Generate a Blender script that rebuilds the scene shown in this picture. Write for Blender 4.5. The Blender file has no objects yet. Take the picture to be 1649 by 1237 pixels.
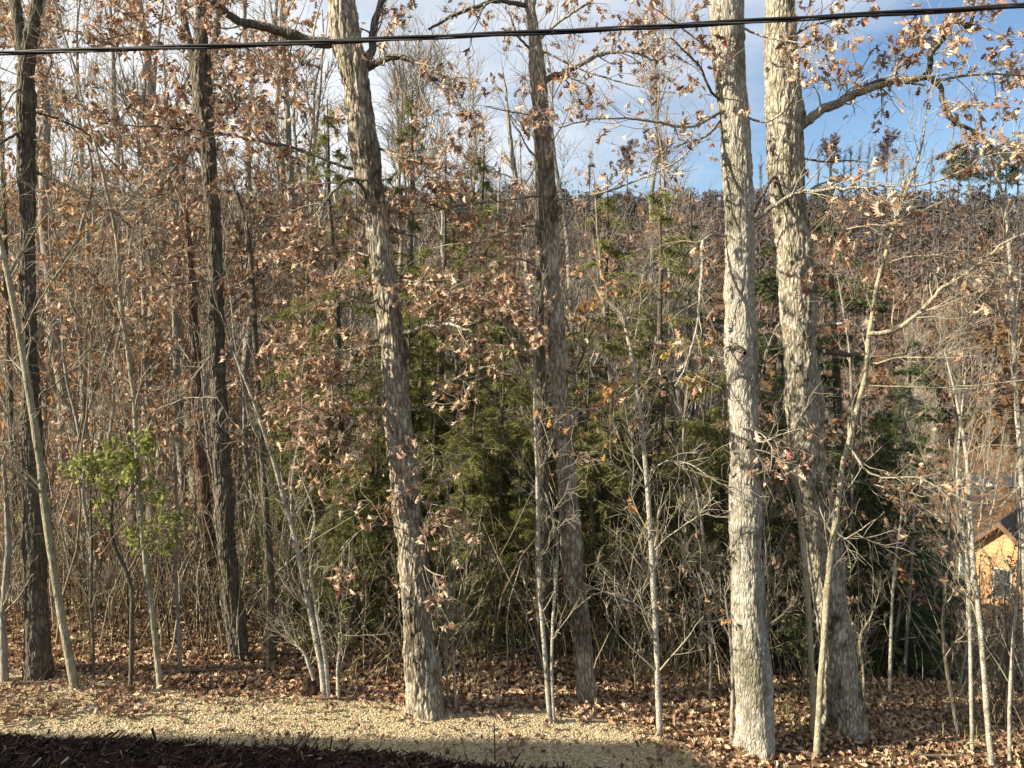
import bpy, math, random
import numpy as np
from mathutils import Vector, Matrix

# ------------------------------------------------------------------ camera, sky, sun, exposure
SC = bpy.context.scene
COL = SC.collection
F = 1238.0                       # focal length in photo pixels (photo 1649 wide)
EYE = np.array([0.0, 0.0, 5.0])
PITCH = math.atan(98.0 / F)
cam = bpy.data.cameras.new("camera")
cam.sensor_width = 36.0
cam.lens = 36.0 * F / 1649.0
cam.clip_start = 0.05
cam.clip_end = 3000.0
cam_o = bpy.data.objects.new("camera", cam)
COL.objects.link(cam_o)
cam_o.location = EYE
cam_o.rotation_euler = (math.pi / 2 - PITCH, 0, 0)
SC.camera = cam_o

SUN_EL = math.radians(28.0)
SUN_D = np.array([-0.961 * math.cos(SUN_EL), -0.276 * math.cos(SUN_EL), math.sin(SUN_EL)])   # towards the sun
SUN_D /= np.linalg.norm(SUN_D)
sun = bpy.data.lights.new("sun", "SUN")
sun.energy = 5.0
sun.angle = math.radians(0.53)
sun.color = (1.0, 0.89, 0.70)
sun_o = bpy.data.objects.new("sun", sun)
COL.objects.link(sun_o)
sun_o.rotation_euler = Vector(SUN_D).to_track_quat("Z", "Y").to_euler()
sun_o.location = (-20, -10, 30)

W = bpy.data.worlds.new("World")
SC.world = W
W.use_nodes = True
wn, wl = W.node_tree.nodes, W.node_tree.links
wn.clear()
w_out = wn.new("ShaderNodeOutputWorld")
w_bg = wn.new("ShaderNodeBackground")
w_bg.inputs["Strength"].default_value = 0.064
w_sky = wn.new("ShaderNodeTexSky")
w_sky.sky_type = "NISHITA"
w_sky.sun_disc = False
w_sky.sun_elevation = SUN_EL
w_sky.sun_rotation = math.atan2(SUN_D[0], SUN_D[1])
w_sky.air_density = 1.0
w_sky.dust_density = 0.3
w_sky.ozone_density = 3.0
w_tc = wn.new("ShaderNodeTexCoord")
w_map = wn.new("ShaderNodeMapping")
w_map.inputs["Scale"].default_value = (1.6, 1.6, 4.5)
w_map.inputs["Location"].default_value = (0.35, 0.1, 0.2)
w_n = wn.new("ShaderNodeTexNoise")
w_n.inputs["Scale"].default_value = 1.5
w_n.inputs["Detail"].default_value = 7.0
w_n.inputs["Roughness"].default_value = 0.55
w_sep = wn.new("ShaderNodeSeparateXYZ")
w_ma = wn.new("ShaderNodeMath"); w_ma.operation = "MULTIPLY_ADD"      # cloud bank lies towards the west (left)
w_ma.inputs[1].default_value = -0.5
w_ma.inputs[2].default_value = 0.03
w_add = wn.new("ShaderNodeMath"); w_add.operation = "ADD"
w_rmp = wn.new("ShaderNodeMapRange")
w_rmp.inputs["From Min"].default_value = 0.30
w_rmp.inputs["From Max"].default_value = 0.72
w_mix = wn.new("ShaderNodeMix"); w_mix.data_type = "RGBA"
w_mix.inputs[7].default_value = (6.8, 7.0, 7.2, 1)
wl.new(w_tc.outputs["Generated"], w_map.inputs["Vector"])
wl.new(w_map.outputs[0], w_n.inputs["Vector"])
wl.new(w_tc.outputs["Generated"], w_sep.inputs[0])
wl.new(w_sep.outputs["X"], w_ma.inputs[0])
wl.new(w_n.outputs["Fac"], w_add.inputs[0])
wl.new(w_ma.outputs[0], w_add.inputs[1])
wl.new(w_add.outputs[0], w_rmp.inputs["Value"])
wl.new(w_rmp.outputs[0], w_mix.inputs[0])
wl.new(w_sky.outputs[0], w_mix.inputs[6])
wl.new(w_mix.outputs[2], w_bg.inputs["Color"])
wl.new(w_bg.outputs[0], w_out.inputs["Surface"])

SC.view_settings.view_transform = "Standard"
SC.view_settings.look = "None"
SC.view_settings.exposure = 1.3
SC.view_settings.gamma = 1.0
SC.view_settings.use_curve_mapping = False
SC.cycles.max_bounces = 5
SC.cycles.diffuse_bounces = 3
SC.cycles.transmission_bounces = 3
SC.cycles.sample_clamp_indirect = 4.0

# ------------------------------------------------------------------ small maths helpers
def nrm(a):
    return a / np.maximum(np.linalg.norm(a, axis=-1, keepdims=True), 1e-9)

def _hash(ix, iy, iz, seed=0):
    h = (ix.astype(np.int64) * 374761393 + iy.astype(np.int64) * 668265263 + iz.astype(np.int64) * 2147483647 + seed * 1274126177) & 0xFFFFFFFF
    h = ((h ^ (h >> 13)) * 1274126177) & 0xFFFFFFFF
    h = (h ^ (h >> 16)) & 0xFFFF
    return h / 65535.0

def vnoise(p, seed=0):
    """value noise 0..1 at points (...,3)"""
    i = np.floor(p)
    f = p - i
    f = f * f * (3 - 2 * f)
    i = i.astype(np.int64)
    out = 0
    for dx in (0, 1):
        wx = f[..., 0] if dx else 1 - f[..., 0]
        for dy in (0, 1):
            wy = f[..., 1] if dy else 1 - f[..., 1]
            for dz in (0, 1):
                wz = f[..., 2] if dz else 1 - f[..., 2]
                out = out + wx * wy * wz * _hash(i[..., 0] + dx, i[..., 1] + dy, i[..., 2] + dz, seed)
    return out

def fbm(p, oct=4, seed=0):
    a, s, t = 0.5, 0.0, 0.0
    for k in range(oct):
        s = s + a * vnoise(p * (2.0 ** k), seed + k)
        t += a
        a *= 0.5
    return s / t

def xy_noise(x, y, sc, oct=3, seed=0):
    return fbm(np.stack([x * sc, y * sc, np.zeros_like(x)], -1), oct, seed)

def smax(a, b, k=2.0):
    return 0.5 * (a + b + np.sqrt((a - b) ** 2 + k * k))

def ground(x, y):
    """height of the bare ground"""
    x = np.asarray(x, float); y = np.asarray(y, float)
    xc = 14.0 * np.tanh(x / 14.0)
    plane = 0.25 - 0.09 * xc
    sl = 0.305 + 0.06 * np.tanh((x - 1.0) / 6.0)
    u = np.maximum(y - 9.6, 0.0)
    drop = sl * (np.sqrt(u * u + 1.0) - 1.0)
    slope = plane - drop + 0.12 * (xy_noise(x, y, 0.5, 3, 3) - 0.5) * np.clip((y - 8.6) / 1.5, 0, 1) * np.clip(y / 10, 0, 3)
    z = smax(slope, np.full_like(slope, -19.0), 2.0) - 0.0
    n = xy_noise(x, y, 0.012, 3, 11) - 0.5
    hill = -19.5 + 0.37 * np.maximum(y - 128 - 30 * n, 0.0) + 10 * n
    top = 72 + 16 * (xy_noise(x, y, 0.008, 2, 5) - 0.5) - 0.012 * x
    hill = -smax(-hill, -top, 14.0)
    return smax(z, hill, 3.0) - np.where(y > 60, 0.0, 0.0)

def ray(px, py):
    cx = (px - 824.5) / F
    cy = (618.5 - py) / F
    d = np.array([cx, math.cos(PITCH) + cy * math.sin(PITCH), -math.sin(PITCH) + cy * math.cos(PITCH)])
    return d / d[1]

def P(px, py, Y):
    return EYE + ray(px, py) * Y

def hit(px, py, y0=4.0, y1=320.0):
    ys = np.exp(np.linspace(math.log(y0), math.log(y1), 3000))
    d = ray(px, py)
    z = EYE[2] + d[2] * ys
    g = ground(d[0] * ys, ys)
    k = np.argmax(z <= g)
    return EYE + d * ys[k]

# ------------------------------------------------------------------ object and mesh helpers
def new_mesh(name, parts, mats, smooth=True):
    """parts: list of (verts Nx3, faces MxK, material index, attribute or None)"""
    me = bpy.data.meshes.new(name)
    V, LI, LS, LT, MI, AT = [], [], [], [], [], []
    off = 0
    lo = 0
    has_at = any(len(p) > 3 and p[3] is not None for p in parts)
    for p in parts:
        v, f, mi = p[0], p[1], p[2]
        if len(v) == 0 or len(f) == 0:
            continue
        V.append(v)
        n, k = f.shape
        LI.append((f + off).ravel())
        LS.append(lo + np.arange(n) * k)
        LT.append(np.full(n, k))
        MI.append(np.full(n, mi))
        if has_at:
            AT.append(p[3] if len(p) > 3 and p[3] is not None else np.zeros(len(v)))
        off += len(v)
        lo += n * k
    V = np.concatenate(V); LI = np.concatenate(LI); LS = np.concatenate(LS); LT = np.concatenate(LT); MI = np.concatenate(MI)
    me.vertices.add(len(V)); me.vertices.foreach_set("co", V.astype(np.float32).ravel())
    me.loops.add(len(LI)); me.loops.foreach_set("vertex_index", LI.astype(np.int32))
    me.polygons.add(len(LS))
    me.polygons.foreach_set("loop_start", LS.astype(np.int32))
    me.polygons.foreach_set("loop_total", LT.astype(np.int32))
    me.polygons.foreach_set("material_index", MI.astype(np.int32))
    me.polygons.foreach_set("use_smooth", np.full(len(LS), smooth, dtype=bool))
    if has_at:
        a = me.attributes.new("tint", "FLOAT", "POINT")
        a.data.foreach_set("value", np.concatenate(AT).astype(np.float32))
    for m in mats:
        me.materials.append(m)
    me.update(calc_edges=True)
    return me

def link(name, me, parent=None, loc=None, **props):
    o = bpy.data.objects.new(name, me)
    COL.objects.link(o)
    if parent is not None:
        o.parent = parent
    if loc is not None:
        o.location = loc
    for k, v in props.items():
        if v is not None:
            o[k] = v
    return o

def thing(name, label, cat, loc, group=None):
    return link(name, None, None, loc, label=label, category=cat, group=group)

def copy_tree(o, parent=None):
    c = o.copy()
    COL.objects.link(c)
    if parent is not None:
        c.parent = parent
    for ch in list(KIDS.get(o.name, [])):
        copy_tree(ch, c)
    return c
KIDS = {}
def note_kids(o, *kids):
    KIDS[o.name] = list(kids)

# ------------------------------------------------------------------ tubes and branches (batched)
def tubes(Pt, R, S, disp=None):
    """Pt (B,K,3), R (B,K) -> verts, quads"""
    B, K, _ = Pt.shape
    T = nrm(np.gradient(Pt, axis=1))
    m = nrm(Pt[:, -1] - Pt[:, 0] + 1e-6)
    ref = np.where(np.abs(m[:, 2:3]) > 0.8, np.array([[1.0, 0, 0]]), np.array([[0, 0, 1.0]]))
    U = nrm(np.cross(np.broadcast_to(ref[:, None], T.shape), T))
    Vv = np.cross(T, U)
    a = np.arange(S) / S * 2 * math.pi
    ca, sa = np.cos(a), np.sin(a)
    ring = Pt[:, :, None] + R[:, :, None, None] * (ca[None, None, :, None] * U[:, :, None] + sa[None, None, :, None] * Vv[:, :, None])
    verts = ring.reshape(-1, 3)
    b = np.arange(B)[:, None, None] * K * S
    k = np.arange(K - 1)[None, :, None] * S
    s = np.arange(S)[None, None, :]
    s2 = (s + 1) % S
    q = np.stack([b + k + s, b + k + s2, b + k + S + s2, b + k + S + s], -1).reshape(-1, 4)
    return verts, q

def spawn(rng, Pt, R, n, t0, t1, ang, L, K, up=0.0, wig=0.15, rf=0.5, rmin=0.003, rmax=9.0, taper=0.45, away=None):
    B, K0, _ = Pt.shape
    N = B * n
    t = rng.uniform(t0, t1, (B, n))
    fi = t * (K0 - 1)
    i0 = np.clip(fi.astype(int), 0, K0 - 2)
    fr = (fi - i0)[..., None]
    bi = np.arange(B)[:, None]
    p = Pt[bi, i0] * (1 - fr) + Pt[bi, i0 + 1] * fr
    T = nrm(Pt[bi, i0 + 1] - Pt[bi, i0])
    r = R[bi, i0] * (1 - fr[..., 0]) + R[bi, i0 + 1] * fr[..., 0]
    p, T, r, t = p.reshape(N, 3), T.reshape(N, 3), r.reshape(N), t.reshape(N)
    rv = rng.normal(size=(N, 3))
    perp = nrm(rv - (rv * T).sum(-1, keepdims=True) * T)
    an = ang * rng.uniform(0.7, 1.3, (N, 1))
    d = nrm(T * np.cos(an) + perp * np.sin(an) + np.array([0, 0, up]))
    Ln = rng.uniform(L[0], L[1], N) * (1 - taper * (t - t0) / max(t1 - t0, 1e-6))
    out = np.empty((N, K, 3))
    out[:, 0] = p
    for k in range(1, K):
        d = nrm(d + rng.normal(0, wig, (N, 3)) + np.array([0, 0, up * 0.35]))
        out[:, k] = out[:, k - 1] + d * (Ln / (K - 1))[:, None]
    r0 = np.clip(r * rf, rmin, rmax)
    w = np.linspace(0, 1, K)[None]
    rad = r0[:, None] * (1 - w) + np.maximum(rmin * 0.6, r0[:, None] * 0.25) * w
    return out, rad

# ------------------------------------------------------------------ leaves
def _oak_leaf(curl=0.25, bend=0.4):
    half = [(0.02, 0.0), (0.05, 0.08), (0.2, 0.2), (0.09, 0.33), (0.34, 0.46), (0.12, 0.57), (0.28, 0.73), (0.08, 0.81)]
    mid = [(0, 0.0), (0, 0.32), (0, 0.56), (0, 0.8), (0, 1.0)]
    pts = mid + half + [(-x, y) for x, y in half]
    m0, m1, m2, m3, tip = 0, 1, 2, 3, 4
    tr = []
    for s in (0, 1):
        o = 5 + 8 * s
        t = [(m0, o + 1, o + 3), (o + 1, o + 2, o + 3), (m0, o + 3, m1), (m1, o + 3, o + 4), (m1, o + 4, o + 5), (m1, o + 5, m2), (m2, o + 5, o + 6), (m2, o + 6, o + 7), (m2, o + 7, m3), (m3, o + 7, tip)]
        tr += t if s == 0 else [(a, c, b) for a, b, c in t]
    p = np.array(pts, float)
    v = np.stack([p[:, 0], p[:, 1], curl * 3.0 * p[:, 0] ** 2 + curl * 0.3 * np.abs(p[:, 0]) - bend * p[:, 1] ** 2 * 0.6], -1)
    return v, np.array(tr)

def _simple_leaf(curl=0.3):
    v = np.array([(0, 0, 0), (0.24, 0.35, curl * .3), (0.18, 0.75, curl * .25), (0, 1, -0.15), (-0.18, 0.75, curl * .25), (-0.24, 0.35, curl * .3)], float)
    return v, np.array([(0, 1, 2, 3), (0, 3, 4, 5)])

LEAF_A = [_oak_leaf(0.3, 0.5), _oak_leaf(0.9, 1.2), _oak_leaf(-0.8, 0.6), _oak_leaf(1.3, -0.8), _oak_leaf(1.6, 0.9)]
LEAF_B = [_simple_leaf(0.3), _simple_leaf(0.8)]

def leaf_frames(rng, n, axis_bias=(0, 0, -0.7), spread=1.0):
    y = nrm(rng.normal(0, spread, (n, 3)) * 0.6 + np.array(axis_bias))
    r = rng.normal(size=(n, 3))
    z = nrm(r - (r * y).sum(-1, keepdims=True) * y)
    x = np.cross(y, z)
    return np.stack([x, y, z], -1)          # columns

def leaves_mesh(rng, pos, fr, size, templ):
    """returns list of (verts, faces) one per template"""
    out = []
    n = len(pos)
    which = rng.integers(0, len(templ), n)
    for k, (tv, tf) in enumerate(templ):
        s = which == k
        m = int(s.sum())
        if not m:
            continue
        v = np.einsum("nij,vj->nvi", fr[s], tv) * size[s][:, None, None] + pos[s][:, None]
        f = tf[None] + (np.arange(m) * len(tv))[:, None, None]
        out.append((v.reshape(-1, 3), f.reshape(-1, tf.shape[1])))
    return out

# ------------------------------------------------------------------ materials
def mat(name):
    m = bpy.data.materials.new(name)
    m.use_nodes = True
    n = m.node_tree.nodes
    n.clear()
    return m, n, m.node_tree.links

def ramp(n, stops, interp="LINEAR"):
    r = n.new("ShaderNodeValToRGB")
    r.color_ramp.interpolation = interp
    e = r.color_ramp.elements
    while len(e) > 1:
        e.remove(e[-1])
    e[0].position = stops[0][0]
    e[0].color = (*stops[0][1], 1)
    for p, c in stops[1:]:
        q = e.new(p)
        q.color = (*c, 1)
    return r

def leaf_mat(name, stops, trans=0.4, per_object=0.0, attr=None, rough=0.6):
    m, n, l = mat(name)
    out = n.new("ShaderNodeOutputMaterial")
    r = ramp(n, stops)
    if attr:
        src = n.new("ShaderNodeAttribute"); src.attribute_name = attr; s_out = src.outputs["Fac"]
    else:
        g = n.new("ShaderNodeNewGeometry")
        oi = n.new("ShaderNodeObjectInfo")
        a = n.new("ShaderNodeMath"); a.operation = "ADD"
        l.new(g.outputs["Random Per Island"], a.inputs[0])
        l.new(oi.outputs["Random"], a.inputs[1])
        fr = n.new("ShaderNodeMath"); fr.operation = "FRACT"
        l.new(a.outputs[0], fr.inputs[0])
        s_out = fr.outputs[0]
        if per_object:
            mx = n.new("ShaderNodeMix")
            mx.inputs[0].default_value = per_object
            l.new(fr.outputs[0], mx.inputs[2]); l.new(oi.outputs["Random"], mx.inputs[3])
            s_out = mx.outputs[0]
    l.new(s_out, r.inputs[0])
    d = n.new("ShaderNodeBsdfPrincipled")
    d.inputs["Roughness"].default_value = rough
    d.inputs["Specular IOR Level"].default_value = 0.25
    t = n.new("ShaderNodeBsdfTranslucent")
    l.new(r.outputs[0], d.inputs["Base Color"]); l.new(r.outputs[0], t.inputs["Color"])
    mx = n.new("ShaderNodeMixShader")
    mx.inputs[0].default_value = trans
    l.new(d.outputs[0], mx.inputs[1]); l.new(t.outputs[0], mx.inputs[2])
    l.new(mx.outputs[0], out.inputs["Surface"])
    return m

def bark_mat(name, light, dark, lichen, moss=(0.06, 0.07, 0.03), moss_amt=0.5, scale=1.0, bump=0.6, furrow=0.5, rings=False, mscale=2.3):
    m, n, l = mat(name)
    out = n.new("ShaderNodeOutputMaterial")
    b = n.new("ShaderNodeBsdfPrincipled")
    b.inputs["Roughness"].default_value = 0.9
    b.inputs["Specular IOR Level"].default_value = 0.15
    tc = n.new("ShaderNodeTexCoord")
    mp = n.new("ShaderNodeMapping")
    mp.inputs["Scale"].default_value = (1, 1, 1.0 if rings else 0.27)
    l.new(tc.outputs["Object"], mp.inputs["Vector"])
    nz = n.new("ShaderNodeTexNoise"); nz.inputs["Scale"].default_value = 9 * scale; nz.inputs["Detail"].default_value = 3
    l.new(mp.outputs[0], nz.inputs["Vector"])
    mxv = n.new("ShaderNodeMix"); mxv.data_type = "VECTOR"; mxv.inputs[0].default_value = 0.06
    l.new(mp.outputs[0], mxv.inputs[4]); l.new(nz.outputs["Color"], mxv.inputs[5])
    vo = n.new("ShaderNodeTexVoronoi"); vo.feature = "DISTANCE_TO_EDGE"; vo.inputs["Scale"].default_value = 30 * scale
    l.new(mxv.outputs[1], vo.inputs["Vector"])
    fr = n.new("ShaderNodeMapRange"); fr.inputs["From Min"].default_value = 0.0; fr.inputs["From Max"].default_value = 0.22
    l.new(vo.outputs["Distance"], fr.inputs["Value"])
    fine = n.new("ShaderNodeTexNoise"); fine.inputs["Scale"].default_value = 60 * scale; fine.inputs["Detail"].default_value = 5; fine.inputs["Roughness"].default_value = 0.7
    l.new(mp.outputs[0], fine.inputs["Vector"])
    # light plates / dark furrows
    c1 = n.new("ShaderNodeMix"); c1.data_type = "RGBA"
    c1.inputs[6].default_value = (*dark, 1); c1.inputs[7].default_value = (*light, 1)
    fm = n.new("ShaderNodeMath"); fm.operation = "MULTIPLY_ADD"; fm.inputs[1].default_value = furrow; fm.inputs[2].default_value = 1 - furrow
    l.new(fr.outputs[0], fm.inputs[0])
    f2 = n.new("ShaderNodeMapRange"); f2.inputs["From Min"].default_value = 0.32; f2.inputs["From Max"].default_value = 0.6; f2.inputs["To Min"].default_value = 0.6
    l.new(fine.outputs["Fac"], f2.inputs["Value"])
    f3 = n.new("ShaderNodeMath"); f3.operation = "MULTIPLY"
    l.new(fm.outputs[0], f3.inputs[0]); l.new(f2.outputs[0], f3.inputs[1])
    l.new(f3.outputs[0], c1.inputs[0])
    # lichen patches
    ln = n.new("ShaderNodeTexNoise"); ln.inputs["Scale"].default_value = 7; ln.inputs["Detail"].default_value = 6; ln.inputs["Roughness"].default_value = 0.7
    l.new(tc.outputs["Object"], ln.inputs["Vector"])
    lr = n.new("ShaderNodeMapRange"); lr.inputs["From Min"].default_value = 0.52; lr.inputs["From Max"].default_value = 0.64; lr.inputs["To Max"].default_value = 0.7
    l.new(ln.outputs["Fac"], lr.inputs["Value"])
    c2 = n.new("ShaderNodeMix"); c2.data_type = "RGBA"; c2.inputs[7].default_value = (*lichen, 1)
    l.new(lr.outputs[0], c2.inputs[0]); l.new(c1.outputs[2], c2.inputs[6])
    # moss / dark stain patches
    mn = n.new("ShaderNodeTexNoise"); mn.inputs["Scale"].default_value = mscale; mn.inputs["Detail"].default_value = 7; mn.inputs["Roughness"].default_value = 0.72
    mm = n.new("ShaderNodeMapping"); mm.inputs["Scale"].default_value = (1, 1, 0.55); mm.inputs["Location"].default_value = (3.1, 7.7, 1.3)
    l.new(tc.outputs["Object"], mm.inputs["Vector"]); l.new(mm.outputs[0], mn.inputs["Vector"])
    mr = n.new("ShaderNodeMapRange"); mr.inputs["From Min"].default_value = 0.505; mr.inputs["From Max"].default_value = 0.62; mr.inputs["To Max"].default_value = moss_amt
    l.new(mn.outputs["Fac"], mr.inputs["Value"])
    c3 = n.new("ShaderNodeMix"); c3.data_type = "RGBA"; c3.inputs[7].default_value = (*moss, 1)
    l.new(mr.outputs[0], c3.inputs[0]); l.new(c2.outputs[2], c3.inputs[6])
    l.new(c3.outputs[2], b.inputs["Base Color"])
    h = n.new("ShaderNodeMath"); h.operation = "MULTIPLY_ADD"; h.inputs[1].default_value = 0.5
    l.new(fine.outputs["Fac"], h.inputs[0]); l.new(fr.outputs[0], h.inputs[2])
    bp = n.new("ShaderNodeBump"); bp.inputs["Strength"].default_value = bump; bp.inputs["Distance"].default_value = 0.012
    l.new(h.outputs[0], bp.inputs["Height"]); l.new(bp.outputs[0], b.inputs["Normal"])
    l.new(b.outputs[0], out.inputs["Surface"])
    return m

def plain_mat(name, c, c2=None, rough=0.8, nscale=8.0, spec=0.3, bump=0.0, bscale=60.0, metal=0.0):
    m, n, l = mat(name)
    out = n.new("ShaderNodeOutputMaterial")
    b = n.new("ShaderNodeBsdfPrincipled")
    b.inputs["Roughness"].default_value = rough
    b.inputs["Specular IOR Level"].default_value = spec
    b.inputs["Metallic"].default_value = metal
    tc = n.new("ShaderNodeTexCoord")
    nz = n.new("ShaderNodeTexNoise"); nz.inputs["Scale"].default_value = nscale; nz.inputs["Detail"].default_value = 6; nz.inputs["Roughness"].default_value = 0.65
    l.new(tc.outputs["Object"], nz.inputs["Vector"])
    r = ramp(n, [(0.35, c2 or c), (0.65, c)])
    l.new(nz.outputs["Fac"], r.inputs[0]); l.new(r.outputs[0], b.inputs["Base Color"])
    if bump:
        n2 = n.new("ShaderNodeTexNoise"); n2.inputs["Scale"].default_value = bscale; n2.inputs["Detail"].default_value = 4
        l.new(tc.outputs["Object"], n2.inputs["Vector"])
        bp = n.new("ShaderNodeBump"); bp.inputs["Strength"].default_value = bump; bp.inputs["Distance"].default_value = 0.02
        l.new(n2.outputs["Fac"], bp.inputs["Height"]); l.new(bp.outputs[0], b.inputs["Normal"])
    l.new(b.outputs[0], out.inputs["Surface"])
    return m

def island_mat(name, stops, rough=0.85, attr=None):
    m, n, l = mat(name)
    out = n.new("ShaderNodeOutputMaterial")
    b = n.new("ShaderNodeBsdfPrincipled")
    b.inputs["Roughness"].default_value = rough
    b.inputs["Specular IOR Level"].default_value = 0.15
    r = ramp(n, stops)
    if attr:
        s = n.new("ShaderNodeAttribute"); s.attribute_name = attr
        l.new(s.outputs["Fac"], r.inputs[0])
    else:
        g = n.new("ShaderNodeNewGeometry")
        l.new(g.outputs["Random Per Island"], r.inputs[0])
    l.new(r.outputs[0], b.inputs["Base Color"]); l.new(b.outputs[0], out.inputs["Surface"])
    return m

M_OAK = bark_mat("pale_oak_bark", (0.455, 0.425, 0.35), (0.15, 0.125, 0.09), (0.54, 0.52, 0.45), (0.085, 0.08, 0.04), 0.7, 1.15, 0.9, 0.55)
M_OAK2 = bark_mat("rough_oak_bark", (0.44, 0.38, 0.29), (0.12, 0.095, 0.065), (0.54, 0.51, 0.42), (0.055, 0.045, 0.028), 0.85, 0.8, 1.0, 0.8)
M_OAK3 = bark_mat("mossy_oak_bark", (0.44, 0.40, 0.31), (0.11, 0.09, 0.06), (0.52, 0.51, 0.43), (0.05, 0.05, 0.025), 0.9, 0.85, 1.0, 0.75, mscale=3.6)
M_DARK = bark_mat("dark_bark", (0.165, 0.14, 0.11), (0.05, 0.04, 0.03), (0.21, 0.20, 0.15), (0.06, 0.065, 0.03), 0.5, 0.9, 0.9, 0.7)
M_RED = bark_mat("reddish_bark", (0.19, 0.12, 0.085), (0.05, 0.03, 0.02), (0.20, 0.14, 0.10), (0.06, 0.05, 0.03), 0.4, 0.8, 0.9, 0.7)
M_SAP = bark_mat("smooth_sapling_bark", (0.38, 0.34, 0.24), (0.2, 0.17, 0.11), (0.48, 0.46, 0.36), (0.13, 0.115, 0.06), 0.7, 1.3, 0.5, 0.5, mscale=9)
M_WHITE = bark_mat("white_sapling_bark", (0.48, 0.45, 0.37), (0.2, 0.175, 0.13), (0.60, 0.58, 0.50), (0.13, 0.11, 0.075), 0.8, 1.2, 0.5, 0.55, rings=True, mscale=11)
M_GREY = bark_mat("grey_bark", (0.33, 0.30, 0.25), (0.12, 0.10, 0.08), (0.40, 0.38, 0.32), (0.10, 0.09, 0.06), 0.5, 0.7, 0.6, 0.5)
M_TWIG = plain_mat("twig_bark", (0.40, 0.35, 0.27), (0.20, 0.165, 0.12), 0.9, 2.5)
M_TWIGD = plain_mat("dark_twig_bark", (0.14, 0.11, 0.08), (0.07, 0.055, 0.04), 0.9, 2.5)
M_TWIGP = plain_mat("pale_twig_bark", (0.40, 0.36, 0.275), (0.20, 0.17, 0.12), 0.85, 2.0)

TAN = [(0.0, (0.15, 0.085, 0.06)), (0.25, (0.29, 0.17, 0.105)), (0.5, (0.44, 0.29, 0.19)), (0.75, (0.58, 0.43, 0.30)), (0.93, (0.69, 0.56, 0.42)), (0.97, (0.36, 0.11, 0.075)), (1.0, (0.44, 0.24, 0.10))]
RUSSET = [(0.0, (0.15, 0.08, 0.055)), (0.22, (0.26, 0.15, 0.095)), (0.45, (0.40, 0.245, 0.15)), (0.68, (0.52, 0.36, 0.235)), (0.86, (0.60, 0.47, 0.34)), (0.93, (0.40, 0.19, 0.08)), (1.0, (0.36, 0.13, 0.075))]
ORANGE = [(0.0, (0.24, 0.11, 0.045)), (0.4, (0.42, 0.22, 0.085)), (0.75, (0.52, 0.32, 0.14)), (1.0, (0.40, 0.15, 0.075))]
L_TAN = leaf_mat("dead_oak_leaf", TAN, 0.25)
L_CREAM = leaf_mat("pale_dead_leaf", [(0.0, (0.24, 0.13, 0.07)), (0.3, (0.44, 0.29, 0.18)), (0.65, (0.60, 0.45, 0.30)), (0.95, (0.68, 0.56, 0.40)), (1.0, (0.42, 0.16, 0.07))], 0.35)
L_RUST = leaf_mat("russet_leaf", RUSSET, 0.28, 0.35)
L_ORANGE = leaf_mat("orange_leaf", ORANGE, 0.4, 0.2)
L_RED = leaf_mat("red_leaf", [(0, (0.13, 0.03, 0.022)), (0.6, (0.24, 0.065, 0.045)), (1, (0.33, 0.14, 0.08))], 0.4)
L_YEL = leaf_mat("yellow_leaf", [(0, (0.40, 0.30, 0.05)), (0.6, (0.58, 0.45, 0.08)), (1, (0.45, 0.25, 0.06))], 0.4)
L_GREEN = leaf_mat("light_green_leaf", [(0, (0.14, 0.16, 0.035)), (0.5, (0.27, 0.30, 0.075)), (1, (0.42, 0.43, 0.15))], 0.4)
L_NEED = leaf_mat("conifer_needles", [(0, (0.11, 0.115, 0.035)), (0.5, (0.22, 0.23, 0.075)), (0.85, (0.33, 0.33, 0.12)), (1, (0.42, 0.39, 0.19))], 0.45)
L_NEEDD = leaf_mat("dark_conifer_needles", [(0, (0.035, 0.05, 0.018)), (0.5, (0.07, 0.095, 0.035)), (1, (0.14, 0.16, 0.06))], 0.25)
L_PINE = leaf_mat("bright_pine_needles", [(0, (0.035, 0.075, 0.025)), (0.6, (0.075, 0.15, 0.045)), (1, (0.14, 0.22, 0.07))], 0.3)
L_LITTER = leaf_mat("fallen_leaf", [(0.0, (0.11, 0.06, 0.035)), (0.25, (0.27, 0.16, 0.095)), (0.5, (0.46, 0.31, 0.19)), (0.8, (0.60, 0.45, 0.29)), (0.95, (0.62, 0.48, 0.32)), (1.0, (0.34, 0.12, 0.05))], 0.15)

L_DRIFT = leaf_mat("drifted_leaf", [(0.0, (0.09, 0.045, 0.03)), (0.35, (0.20, 0.11, 0.07)), (0.7, (0.33, 0.19, 0.12)), (1.0, (0.46, 0.30, 0.20))], 0.15)
L_RIDGE = leaf_mat("ridge_crown_leaf", [(0.0, (0.05, 0.035, 0.03)), (0.6, (0.11, 0.06, 0.045)), (1.0, (0.16, 0.085, 0.055))], 0.2)

# ------------------------------------------------------------------ ground, drive, mulch, road
def grid_mesh(name, X, Y, Z, m, smooth=True):
    r, c = X.shape
    v = np.stack([X, Y, Z], -1).reshape(-1, 3)
    i = np.arange(r - 1)[:, None] * c + np.arange(c - 1)[None]
    f = np.stack([i, i + 1, i + c + 1, i + c], -1).reshape(-1, 4)
    return new_mesh(name, [(v, f, 0)], [m], smooth)

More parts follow.
